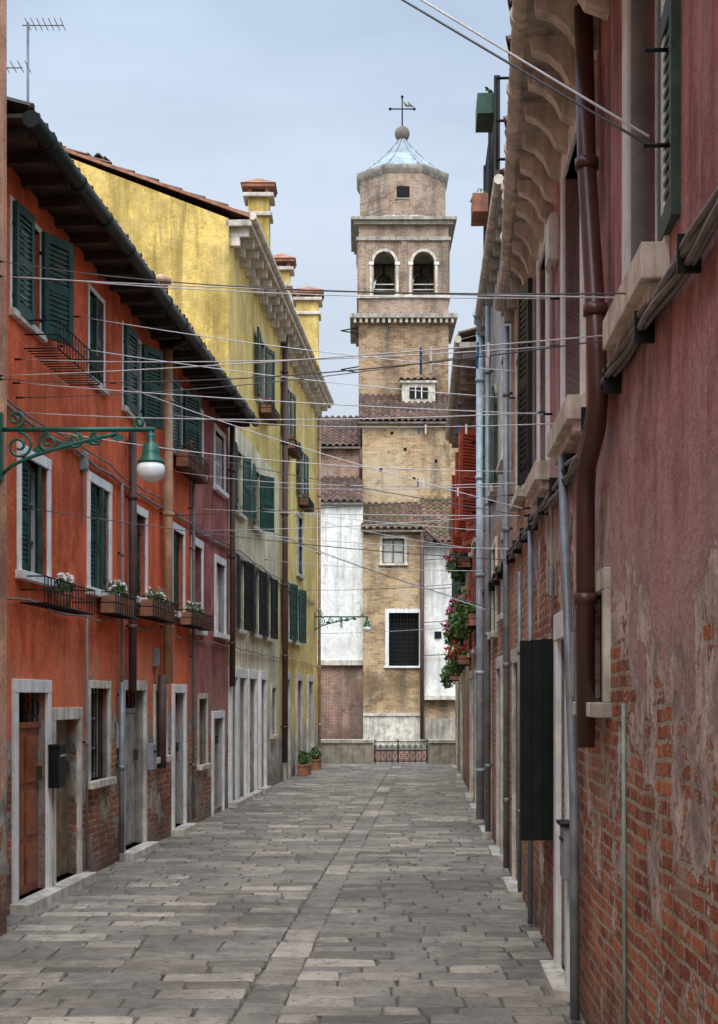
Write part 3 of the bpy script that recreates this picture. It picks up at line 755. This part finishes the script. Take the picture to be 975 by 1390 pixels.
    for k in range(6):
        pts=[]; d=-3.0
        while d<19.3:
            sag=.04*math.sin(d*2.6+k)*(.5+.5*math.sin(d*.9))
            if d<6.9: zz=3.10+.08*max(0,d-4.2)/2.7
            elif d<7.3: zz=3.18-.2*(d-6.9)/.4
            else: zz=2.98+.012*(d-7.3)
            pts.append(F.P(d,zz+sag*.6+.024*(k//2),.03+.022*(k%2)+.01*math.sin(d*5+k))); d+=.16
        mb.tube(pts,.011+.002*(k%2),'cable',6)
    for d in [x*.9 for x in range(-2,21)]:
        mb.bx(F.P(d,3.0 if d>7.3 else 3.08,0),F.t*.02,F.n*.075,Z*.12,'iron')
    mb.tube([F.P(5.0,4.0,0),F.P(5.0,4.0,.1)],.008,'iron',6); mb.tube([F.P(4.9,3.63,0),F.P(4.9,3.63,.12)],.008,'iron',6)
    mb.tube([F.P(9.3+.03*math.sin(i*.9),3.0-.09*i,.03) for i in range(10)],.008,'cable',5)
    mb.tube([F.P(11.2+.02*math.sin(i*.7),3.0-.25*i,.03) for i in range(12)],.01,'cable',5)
    mb.obj('cable_bundle',e)
    mb=MB(); fbox(mb,F,8.02,8.26,.72,1.02,0,.08,'box_plastic'); fbox(mb,F,8.05,8.23,.93,.95,.081,.088,'iron'); mb.bx(F.P(8.0,1.02,-.0),F.t*.28,F.n*.1,Z*.02,'iron'); mb.obj('post_box',bevel=.008)
mauve()
junction(RW,9.3,2.4); junction(RW,11.0,1.2,.3,.35); junction(RW,9.2,4.55,.3,.3,'box_white')
# =================================================================== RIGHT: further houses
def rhouse(name,d0,d1,ze,mat,wins,doors,proj=.3,shmat='shutter_green',roofmat='rooftile',soff='stone_grey',gut='cream_paint',depth=6.5,ang=(14,10)):
    e=empty(name); F=RW; mb=MB();fr=MB();sh=MB();dr=MB();ops=[]
    for (a,b,c,d,o) in wins:
        ops.append((a,b,c,d)); surround(fr,F,a,b,c,d,.08,.025,'stone'); sash(fr,F,a,b,c,d)
        if o==1: shutter(sh,F,a,-1,ang[0],(b-a)/2,c,d,shmat); shutter(sh,F,b,1,ang[1],(b-a)/2,c,d,shmat)
        elif o==2: shutter(sh,F,a,-1,4,(b-a)/2,c,d,shmat); shutter(sh,F,b,1,4,(b-a)/2,c,d,shmat)
    for (a,b,m) in doors:
        ops.append((a,b,.06,2.05)); surround(fr,F,a,b,0,2.05,.12,.035,'stone',door=True); door(dr,F,a,b,.06,2.05,m,'plank'); fbox(fr,F,a-.15,b+.15,-.05,.06,-.1,.12,'stone')
    wall(mb,F,d0,d1,-.1,ze,ops,mat); body(mb,F,d0+.01,d1,-.1,ze,depth,mat,ridge=1.2)
    mb.obj('walls',e); fr.obj('window_surrounds',e,.006)
    if sh.v: sh.obj('shutters',e)
    if doors: dr.obj('doors',e,.004)
    mb=MB(); fbox(mb,F,d0,d1,ze,ze+.06,-.05,proj,soff)
    d=d0+.15
    while d<d1-.1: fbox(mb,F,d,d+.09,ze-.13,ze,0,proj*.85,soff); d+=.5
    mb.tube([F.P(d0,ze+.1,proj+.02),F.P(d1,ze+.1,proj+.02)],.05,gut,12); mb.obj('eave_and_gutter',e)
    mb=MB(); tile_roof(mb,F.P(d1,ze+.15,proj),-F.t*(d1-d0),-F.n*(proj+depth/2)+Z*1.25,roofmat); mb.obj('roof',e)
    return e
rhouse('brick_house',11.52,14.0,5.45,'plaster_brickpatch',[(12.2,12.95,3.5,4.75,0)],[(12.6,13.3,'wood_old')],proj=.1,shmat='shutter_black')
e2=rhouse('grey_house',14.02,19.4,6.7,'plaster_grey',[(14.6,15.3,4.2,5.3,0),(16.8,17.5,4.2,5.3,2),(14.6,15.3,2.6,3.4,0),(16.6,17.4,2.5,3.5,0)],[(15.4,16.1,'door_teal'),(18.0,18.7,'wood_grey')],proj=.1,shmat='shutter_old')
e3=rhouse('vermilion_house',19.5,27.0,6.5,'plaster_vermilion',[(20.3,21.1,4.2,5.5,1),(22.3,23.1,4.2,5.5,1),(24.6,25.4,4.2,5.5,1),(20.6,21.4,2.5,3.6,2),(22.9,23.7,2.5,3.6,2),(25.2,26.0,2.5,3.6,2)],[(21.8,22.6,'door_teal'),(24.2,25.0,'wood_old')],proj=.36,shmat='shutter_red',ang=(50,20))
e4=rhouse('ochre_house',27.02,37.0,5.9,'plaster_ochre',[(28,28.8,3.9,5.1,1),(30.5,31.3,3.9,5.1,1),(33.5,34.3,3.9,5.1,1),(29,29.8,2.3,3.4,2),(32,32.8,2.3,3.4,2)],[(30.4,31.2,'wood_old'),(34.2,35.0,'door_teal')],proj=.16)
mb=MB(); pipe(mb,RW,[(19.3,6.65),(19.3,.1)],.055,'pipe_blue'); mb.tube([RW.P(19.3,6.6,.085),RW.P(19.1,6.72,.1),RW.P(18.9,6.8,.16)],.05,'pipe_blue',10)
pipe(mb,RW,[(17.5,6.5),(17.5,.1)],.035,'pipe_grey'); mb.obj('downpipe',e2)
mb=MB(); pipe(mb,RW,[(13.8,5.3),(13.8,.1)],.03,'pipe_grey'); pipe(mb,RW,[(12.1,2.8),(12.1,.1)],.018,'pipe_grey'); mb.obj('downpipe')
mb=MB(); P=RW.P(18.6,0,-.3)
mb.cbox((P.x,P.y,7.3),.5,.5,1.2,'brick_red'); mb.cbox((P.x,P.y,7.93),.62,.62,.06,'stone'); mb.cbox((P.x,P.y,8.02),.42,.42,.12,'terracotta'); mb.obj('chimney')
def altana():
    mb=MB(); F=RW; z=6.92; d0,d1=14.1,16.6
    fbox(mb,F,d0,d1,z-.06,z,-2,.16,'wood_dark')
    for (d,o) in ((d0+.05,.1),((d0+d1)/2,.1),(d1-.05,.1),(d0+.05,-1.9),(d1-.05,-1.9)):
        mb.bx(F.P(d,6.7 if o<0 else z,o),F.t*.06,F.n*.06,Z*(z+.95-(6.7 if o<0 else z)),'iron')
    for zz in (z+.12,z+.5,z+.92):
        mb.tube([F.P(d0+.05,zz,-1.9),F.P(d0+.05,zz,.13),F.P(d1,zz,.13)],.015,'iron',6)
    for i in range(22):
        d=d0+.05+(d1-d0-.1)*i/21; mb.tube([F.P(d,z,.13),F.P(d,z+.92,.13)],.008,'iron',5)
    for i in range(18):
        o=.13-2.0*i/17; mb.tube([F.P(d0+.05,z,o),F.P(d0+.05,z+.92,o)],.008,'iron',5)
    for (d,zz,mt) in ((14.25,z+.62,'shutter_green'),(15.6,z+.1,'terracotta')):
        fbox(mb,F,d,d+.5,zz,zz+.2,.15,.32,mt); leaves(mb,F.P(d+.25,zz+.22,.23),.1,.25,.07,70)
    mb.obj('roof_terrace')
altana()
def rfb(d0,d1,z,kind,n=120):
    fbx(RW,d0,d1,z,z+.2,.28,kind,n)
    mb=MB(); leaves(mb,RW.P((d0+d1)/2,z+.1,.26),.18,(d1-d0)/2,.28,420,s=.05)
    if kind: leaves(mb,RW.P((d0+d1)/2,z+.22,.3),.18,(d1-d0)/2,.2,110,kind,.045)
    mb.obj('trailing_plant')
rfb(20.4,21.4,2.75,None); rfb(22.8,23.8,2.95,'flower_pink'); rfb(25.1,26.1,2.3,'flower_red'); rfb(24.5,25.5,3.95,'flower_pink'); rfb(28,28.9,2.9,'flower_pink'); rfb(31.9,32.9,2.1,None)
# =================================================================== parapets and railing at the canal
def parapet(x0,x1):
    mb=MB(); mb.bx((x0,37.3,-.02),(x1-x0,0,0),(0,.4,0),(0,0,.55),'stone_grey')
    n=max(1,int((x1-x0)/.7)); 
    for i in range(n):
        a=x0+(x1-x0)*i/n; mb.bx((a+.004,37.25,.53),((x1-x0)/n-.008,0,0),(0,.5,0),(0,0,.09),'stone')
    mb.obj('stone_parapet',bevel=.012)
parapet(-3.0,at(507,0,37.3).x); parapet(at(582,0,37.3).x,4.5)
mb=MB(); xa,xb=at(509,0,37.4).x,at(580,0,37.4).x
for z in (.06,.33,.56): mb.tube([(xa,37.45,z),(xb,37.45,z)],.014,'iron',6)
n=9
for i in range(n+1):
    x=xa+(xb-xa)*i/n; mb.tube([(x,37.45,-.03),(x,37.45,.62 if i in (0,n//2,n) else .56)],.018 if i in (0,n//2,n) else .008,'iron',6)
for i in range(n):
    x=xa+(xb-xa)*(i+.5)/n
    mb.tube([(x+.05*math.cos(k*math.pi/5),37.45,.44+.09*math.sin(k*math.pi/5)) for k in range(11)],.006,'iron',5)
    mb.tube([(x-.06,37.45,.08),(x+.06,37.45,.31)],.006,'iron',5); mb.tube([(x+.06,37.46,.08),(x-.06,37.46,.31)],.006,'iron',5)
mb.obj('iron_railing')
# =================================================================== CHURCH
def church():
    e=empty('church')
    def blk(mb,px0,px1,py0,d,dep,mat,py1=None,z1=-.1):
        a=at(px0,py0,d);b=at(px1,py0,d); zb=z1 if py1 is None else at(px0,py1,d).z
        mb.bx((a.x,d,zb),(b.x-a.x,0,0),(0,dep,0),(0,0,a.z-zb),mat)
    class FF:
        def __init__(s,d): s.d=d; s.t=Vector((1,0,0)); s.n=Vector((0,-1,0)); s.side=1
        def P(s,x,z,o=0.0): return Vector((x,s.d-o,z))
    mb=MB(); fr=MB()
    F=FF(52)
    def rect(px0,px1,py0,py1,d=52): a=at(px0,py1,d);b=at(px1,py0,d); return (a.x,b.x,a.z,b.z)
    w1=rect(519,549,731,765); w2=rect(528,569,832,904)
    A=rect(493,576,714,1012)
    wall(mb,F,A[0],A[1],-.1,A[3],[w1,w2],'brick_church',dep=.3)
    mb.bx((A[0],52.35,-.1),(A[1]-A[0],0,0),(0,4,0),(0,0,A[3]+.1),'brick_church')
    surround(fr,F,*w1,w=.1,proud=.04,mat='stone'); sash(fr,F,*w1,off=-.2,mat='wood_old',nv=1,nh=1,glass='curtain')
    surround(fr,F,*w2,w=.13,proud=.05,mat='stone_white')
    for i in range(9): u=w2[0]+(w2[1]-w2[0])*(i+.5)/9; fr.tube([F.P(u,w2[2],-.03),F.P(u,w2[3],-.03)],.012,'iron',5)
    for i in range(12): z=w2[2]+(w2[3]-w2[2])*(i+.5)/12; fr.tube([F.P(w2[0],z,-.04),F.P(w2[1],z,-.04)],.01,'iron',5)
    blk(mb,576.2,640,737,52.15,4,'plaster_white',945); blk(mb,576.2,640,945,52.3,4,'brick_church')
    blk(fr,576.4,640,944,51.95,.2,'stone',950)
    b=at(590,862,52.15); fr.bx((b.x,52.1,b.z-.12),(.25,0,0),(0,.05,0),(0,0,.25),'interior')
    blk(mb,400,492.8,680,52.4,4,'plaster_white',896); blk(mb,400,492.8,903,52.5,4,'brick_red'); blk(fr,400,492.8,896,52.3,.2,'stone',903)
    fr.bx((at(462,0,52.4).x,52.35,at(0,850,52.4).z),(.08,0,0),(0,.05,0),(0,0,.3),'stone_grey')
    blk(fr,493.2,575.8,968,51.9,.1,'stone',972); blk(fr,493.2,575.8,972,51.95,.05,'stone')
    blk(fr,576.6,640,975,52.1,.2,'stone_grey')
    for i in range(26):
        x=A[0]+(A[1]-A[0])*i/26; mb.bx((x,51.9,A[3]-.3),(.045,0,0),(0,.1,0),(0,0,.12),'brick_church')
    mb.bx((A[0]-.05,51.88,A[3]-.18),(A[1]-A[0]+.05,0,0),(0,.12,0),(0,0,.1),'brick_church')
    blk(mb,492,632,572,56,5,'brick_church'); blk(mb,380,491.8,607,56.3,5,'brick_red')
    mb.bx((at(490,0,56).x,55.9,at(0,576,55.9).z-.1),(at(632,0,56).x-at(490,0,56).x,0,0),(0,.1,0),(0,0,.12),'brick_church')
    for (px,py) in ((515,640),(548,612),(560,652),(590,628),(607,596),(530,590)):
        a=at(px,py,56); fr.bx((a.x,55.985,a.z),(.12,0,0),(0,.01,0),(0,0,.12),'interior')
    mb.obj('walls',e); fr.obj('window_surrounds_and_plinth',e,.01)
    rf=MB()
    def slope(px0,px1,pyE,dE,pyR,dR,mat):
        a=at(px0,pyE,dE);b=at(px1,pyE,dE); z2=at(0,pyR,dR).z
        tile_roof(rf,a,(b.x-a.x,0,0),(0,dR-dE,z2-a.z),mat,tw=.24,tl=.42,amp=.07)
        rf.bx((a.x,dE+.02,a.z-.1),(b.x-a.x,0,0),(0,.15,0),(0,0,.07),'stone_dark')
        rf.poly([(a.x,dE+.1,a.z-.03),(b.x,dE+.1,a.z-.03),(b.x,dR,z2-.03),(a.x,dR,z2-.03)],'stone_dark')
    slope(490,577,718,51.7,683,56,'rooftile_mossy'); slope(577.5,645,736,51.8,676,56,'rooftile_mossy')
    slope(395,493,681,52.2,648,56.3,'rooftile'); slope(487,634,571,55.7,536,60,'rooftile'); slope(375,489.5,605,56,566,60.5,'rooftile')
    rf.obj('tile_roofs',e)
    pp=MB(); pp.tube([at(573,716,51.8),at(573,1003,51.8)],.07,'pipe_dark',10); pp.tube([at(573,716,51.8),at(600,738,51.7),at(640,738,51.7)],.06,'pipe_dark',8)
    pp.tube([at(490,610,56),at(490,650,56)],.06,'pipe_dark',8)
    for y in (760,800,845,890): pp.tube([at(576,y,52),at(612,y-2,52)],.02,'cable',5)
    pp.obj('drainpipes',e)
    dm=MB(); a=at(546,545,58.5); b=at(591,520,58.5)
    dm.bx((a.x,58.5,a.z-.3),(b.x-a.x,0,0),(0,1.4,0),(0,0,b.z-a.z+.3),'stone')
    dm.bx((a.x+.3,58.47,a.z+.12),(b.x-a.x-.6,0,0),(0,.03,0),(0,0,b.z-a.z-.3),'interior')
    for k in (0.33,.66): dm.bx((a.x+.3+(b.x-a.x-.6)*k-.02,58.45,a.z+.12),(.04,0,0),(0,.02,0),(0,0,b.z-a.z-.3),'stone_white')
    dm.bx((a.x-.1,58.4,b.z),(b.x-a.x+.2,0,0),(0,1.5,0),(0,0,.1),'stone')
    tile_roof(dm,(a.x-.12,58.35,b.z+.12),(b.x-a.x+.24,0,0),(0,1.5,.2),tw=.24)
    dm.obj('dormer',e)
    # ---------------- bell tower
    t=empty('bell_tower'); D=60; xa=at(487,0,D).x; xb=at(609,0,D).x; W=xb-xa; xc=(xa+xb)/2; yc=D+W/2
    zz=lambda py: at(0,py,D).z
    mb=MB()
    def ring(z0,z1,ex,mat,m=mb): m.bx((xa-ex,D-ex,z0),(W+2*ex,0,0),(0,W+2*ex,0),(0,0,z1-z0),mat)
    ring(-.1,zz(440),0,'brick_tower')
    tr=MB()
    ring(zz(440),zz(434),.12,'brick_tower',tr); ring(zz(434),zz(428),.36,'stone_grey',tr)
    ring(zz(428),zz(405),.0,'brick_drum',tr); ring(zz(405),zz(401),.08,'stone',tr)
    for i in range(18):
        u=xa-.2+(W+.3)*i/17
        tr.bx((u,D-.3,zz(440)),(.1,0,0),(0,.18,0),(0,0,zz(434)-zz(440)-.003),'stone')
    z0,z1=zz(401),zz(327); th=.45
    def side(O,U,Nn):
        ops=[(.168,.405),(.605,.84)]
        zsp=zz(356)
        def pt(u,z,o): return O+U*(u*W)+Z*(z-O.z)+Nn*(-o)
        us=[0,ops[0][0],ops[0][1],ops[1][0],ops[1][1],1]
        BM='brick_drum'
        for (a,b) in ((us[0],us[1]),(us[2],us[3]),(us[4],us[5])):
            for o in (0,th): mb.poly([pt(a,z0,o),pt(b,z0,o),pt(b,z1,o),pt(a,z1,o)],BM)
        for (a,b) in ops:
            c=(a+b)/2; r=(b-a)/2; n=14
            arc=[(c-r*math.cos(math.pi*i/n),zsp+r*W*math.sin(math.pi*i/n)) for i in range(n+1)]
            for o in (0,th):
                for i in range(n): mb.poly([pt(*arc[i],o),pt(*arc[i+1],o),pt(arc[i+1][0],z1,o),pt(arc[i][0],z1,o)],BM)
            for i in range(n): mb.poly([pt(*arc[i],0),pt(*arc[i+1],0),pt(*arc[i+1],th),pt(*arc[i],th)],BM)
            for u in (a,b): mb.poly([pt(u,z0,0),pt(u,zsp,0),pt(u,zsp,th),pt(u,z0,th)],BM)
            for i in range(n):
                p=[pt(c-(r)*math.cos(math.pi*j/n),zsp+(r*W)*math.sin(math.pi*j/n),-.05) for j in (i,i+1)]
                q=[pt(c-(r+.03)*math.cos(math.pi*j/n),zsp+((r+.03)*W)*math.sin(math.pi*j/n),-.05) for j in (i,i+1)]
                tr.poly([p[0],p[1],q[1],q[0]],'stone'); tr.poly([q[0],q[1],q[1]-Nn*.05,q[0]-Nn*.05],'stone'); tr.poly([p[0],p[1],p[1]-Nn*.05,p[0]-Nn*.05],'stone')
            for u in (a-.055,b-.0): 
                tr.bx(pt(u,zsp-.12,-.07),U*(.055*W),-Nn*.08,Z*.12,'stone_white')
                tr.bx(pt(u+.01,z0,-.04),U*(.03*W),-Nn*.04,Z*(zsp-.12-z0),'stone')
            for zq in (.28,.5): tr.tube([pt(a,z0+zq,.15),pt(b,z0+zq,.15)],.025,'stone',6)
        for u in (.0,.47,.93): tr.bx(pt(u+.002,z0,-.05),U*(.066*W),-Nn*.05,Z*(z1-z0),'brick_drum')
    side(Vector((xa,D,z0)),Vector((1,0,0)),Vector((0,-1,0)))
    side(Vector((xb,D+W,z0)),Vector((-1,0,0)),Vector((0,1,0)))
    side(Vector((xa,D+W,z0)),Vector((0,-1,0)),Vector((-1,0,0)))
    side(Vector((xb,D,z0)),Vector((0,1,0)),Vector((1,0,0)))
    ring(zz(327),zz(322),.1,'stone_grey',tr); ring(zz(322),zz(306),.0,'brick_drum',tr); ring(zz(306),zz(301),.2,'stone_grey',tr); ring(zz(301),zz(297),.33,'stone_grey',tr)
    ap=W/2*.97; Rc=ap/math.cos(math.pi/8)
    mb.lathe((xc,yc,0),[(Rc,zz(298)),(Rc,zz(232))],'brick_drum',8,False,math.pi/8)
    tr.lathe((xc,yc,0),[(Rc*1.0+.02,zz(234)),(Rc+.12,zz(229)),(Rc+.15,zz(226)),(Rc+.15,zz(223))],'stone_grey',8,False,math.pi/8)
    tr.lathe((xc,yc,0),[(Rc+.06,zz(298)),(Rc+.06,zz(293)),(Rc+.01,zz(291))],'stone_grey',8,False,math.pi/8)
    wx=at(547.5,0,D).x; fy=yc-ap
    tr.bx((wx-.27,fy-.012,zz(268)),(.54,0,0),(0,.01,0),(0,0,zz(252)-zz(268)),'interior')
    tr.bx((wx-.3,fy-.03,zz(268)-.05),(.6,0,0),(0,.03,0),(0,0,.05),'stone_grey')
    s=D/FPX
    ld=MB(); prof=[(62,224),(60,221),(50,213),(40,205),(31,197),(23.5,189),(17,182),(12,176),(8.5,171),(7,168)]
    ld.lathe((xc,yc,0),[(p*s,zz(y)) for p,y in prof],'lead',8,False,math.pi/8)
    for k in range(8):
        a=math.pi/8+k*math.pi/4; ld.tube([(xc+p*s*1.005*math.cos(a),yc+p*s*1.005*math.sin(a),zz(y)+.01) for p,y in prof],.045,'lead',6)
    ld.obj('lead_dome',t)
    tr.lathe((xc,yc,0),[(7*s,zz(168)),(5*s,zz(166)),(8*s,zz(165)),(4*s,zz(163))],'stone',12)
    ball=[(max(.02,10.5*s*math.sin(math.pi*i/12)),zz(158)-11*s*math.cos(math.pi*i/12)) for i in range(13)]
    tr.lathe((xc,yc,0),ball,'stone_dark',20)
    cr=MB(); cr.tube([(xc,yc,zz(149)),(xc,yc,zz(106))],.03,'iron',6); cr.tube([(xc-.52,yc,zz(123)),(xc+.52,yc,zz(123))],.03,'iron',6)
    for (x,y_) in ((-.52,123),(.52,123),(0,106)): cr.lathe((xc+x,yc,zz(y_)-.07),[(.01,0),(.06,.035),(.06,.105),(.01,.14)],'iron',8)
    cr.obj('cross',t)
    bl=MB()
    for x in (xa+W*.29,xa+W*.72):
        zb=z0+.55; bl.lathe((x,yc,zb),[(.55,0),(.5,.08),(.4,.3),(.34,.6),(.28,.75),(.1,.85),(.05,.9)],'bronze',20)
        bl.tube([(x,yc,zb+.85),(x,yc,zb+1.2)],.05,'iron',6)
    bl.bx((xa+.2,yc-.1,z0+1.72),(W-.4,0,0),(0,.2,0),(0,0,.14),'wood_dark')
    bl.obj('bells',t)
    for y_ in (452,505):
        for k in range(2): tr.tube([(xa,D+.1,zz(y_)+k*.25),(xa-.75,D+.1,zz(y_)+.12)],.03,'iron',5)
    mb.obj('shaft_and_belfry',t); tr.obj('cornices_and_trim',t,.012)
    for x in (.18,.36):
        p=MB(); zb=zz(123)+.03
        p.tube([(xc+x+.13,yc,zb+.07),(xc+x+.05,yc,zb+.11),(xc+x-.03,yc,zb+.15),(xc+x-.07,yc,zb+.22),(xc+x-.09,yc,zb+.26),(xc+x-.14,yc,zb+.255)],[.012,.045,.065,.03,.032,.006],'stone_dark',10)
        for q in (-.02,.02): p.tube([(xc+x,yc+q,zb+.1),(xc+x,yc+q,zb)],.006,'terracotta',5)
        p.obj('pigeon')
church()
# =================================================================== clothes lines
def wires():
    mb=MB(); pg=MB()
    def line(A,B,sag,r,mat):
        pts=[A.lerp(B,t/14)-Z*sag*4*(t/14)*(1-t/14) for t in range(15)]
        mb.tube(pts,r,mat,5); return pts
    def lp(px,py): 
        if px<14: 
            d=10.4; return Vector((FO.P(d,0,.03).x,d,at(px,py,d).z))
        return L.P(L.u(px),L.z(px,py),.06)
    def rp(px,py): return RW.P(RW.u(px),RW.z(px,py),.06)
    W_=[(5,355,888,398),(5,375,870,404),(16,375,760,405),(5,510,842,455),(5,515,838,462),(20,488,760,470),(18,520,750,562),(18,560,742,560),(22,540,720,470),(100,430,722,505),(80,470,700,540),
        (150,520,720,690),(170,600,722,700),(205,560,765,575),(230,640,725,655),(60,585,715,640),(228,700,700,672),(255,690,722,700),(300,720,700,745),(262,720,690,700),(315,700,690,830),(345,720,668,828),(350,690,662,720),(360,760,662,775),(385,800,655,790),(330,660,690,660),(400,700,650,745),(410,860,650,850),(30,690,700,760)]
    for i,(a,b,c,d) in enumerate(W_):
        A,B=lp(a,b),rp(c,d); r=.0030+0.00012*B.y*.8
        pts=line(A,B,rr(.01,.09),r,'wire_light' if i%4 else 'wire_dark')
        for q in (A,B):
            f=-.06 if q is A else .06
            mb.tube([q+Vector((f,0,0)),q],.009,'iron',5)
        if i in (3,4,11,13):
            for k in (11,12):
                p=pts[k]; pg.bx(p+Vector((0,0,-.05)),(.012,0,0),(0,.02,0),(0,0,.07),'peg_blue'); pg.bx(p+Vector((.05,0,-.05)),(.012,0,0),(0,.02,0),(0,0,.07),'flower_white')
    A=FO.P(10.4,8.6,.02); B=RW.P(4.9,3.63,.1); line(A,B,.03,.005,'wire_dark'); line(A+Z*.12,B+Z*.03,.03,.005,'wire_light')
    o=mb.obj('clothes_lines'); pg.obj('clothes_pegs',o)
wires()
# =================================================================== world, sun, camera
w=bpy.data.worlds.new('World'); scene.world=w; w.use_nodes=True
nt=w.node_tree; nt.nodes.clear()
class WN(N):
    def __init__(s,t): s.nt=t
q=WN(nt)
EL,ROT=math.radians(52),math.radians(184)
dv=Vector((math.sin(ROT)*math.cos(EL),math.cos(ROT)*math.cos(EL),math.sin(EL)))
sky=q.n('ShaderNodeTexSky',sky_type='NISHITA'); sky.sun_disc=False; sky.sun_elevation=EL; sky.sun_rotation=ROT; sky.dust_density=2.0; sky.air_density=1.0
tc=q.n('ShaderNodeTexCoord').outputs['Generated']
cl=q.noise(q.scale(tc,1,1,2.2),2.2,5,0.55,0.3)
f=q.mr(cl,0.38,0.64,0.66,0.98)
sepw=q.n('ShaderNodeSeparateXYZ',{0:tc})
hz=q.mr(sepw.outputs[2],0.08,0.5,0,1)
cloud=q.mix(hz,(8.2,8.6,9.0),(5.9,7.4,9.6))
c=q.mix(f,sky.outputs[0],cloud)
# thin overcast; zenith and sun side, out of view, boosted to light the walls
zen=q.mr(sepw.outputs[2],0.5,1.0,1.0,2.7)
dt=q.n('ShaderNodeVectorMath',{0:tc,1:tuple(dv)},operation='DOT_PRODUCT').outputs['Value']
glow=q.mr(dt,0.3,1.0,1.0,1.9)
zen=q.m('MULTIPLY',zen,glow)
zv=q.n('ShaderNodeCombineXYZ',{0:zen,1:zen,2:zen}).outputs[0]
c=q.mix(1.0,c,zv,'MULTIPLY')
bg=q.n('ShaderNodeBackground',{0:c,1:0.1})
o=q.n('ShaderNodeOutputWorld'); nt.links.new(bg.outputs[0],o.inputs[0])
sd=bpy.data.lights.new('sun','SUN'); sd.energy=2.3; sd.angle=math.radians(40); sd.color=(1,.93,.83)
so=bpy.data.objects.new('sun',sd); COL.objects.link(so)
so.rotation_euler=dv.to_track_quat('Z','Y').to_euler()
cam=bpy.data.cameras.new('camera'); co=bpy.data.objects.new('camera',cam); COL.objects.link(co)
co.location=(0,0,H); co.rotation_euler=(math.radians(90),0,0)
cam.sensor_width=36; cam.sensor_fit='AUTO'; cam.lens=36*FPX/1390; cam.shift_y=(HY-695)/1390; cam.clip_end=2000; cam.clip_start=.05
scene.camera=co
scene.view_settings.view_transform='Standard'; scene.view_settings.look='None'; scene.view_settings.exposure=0
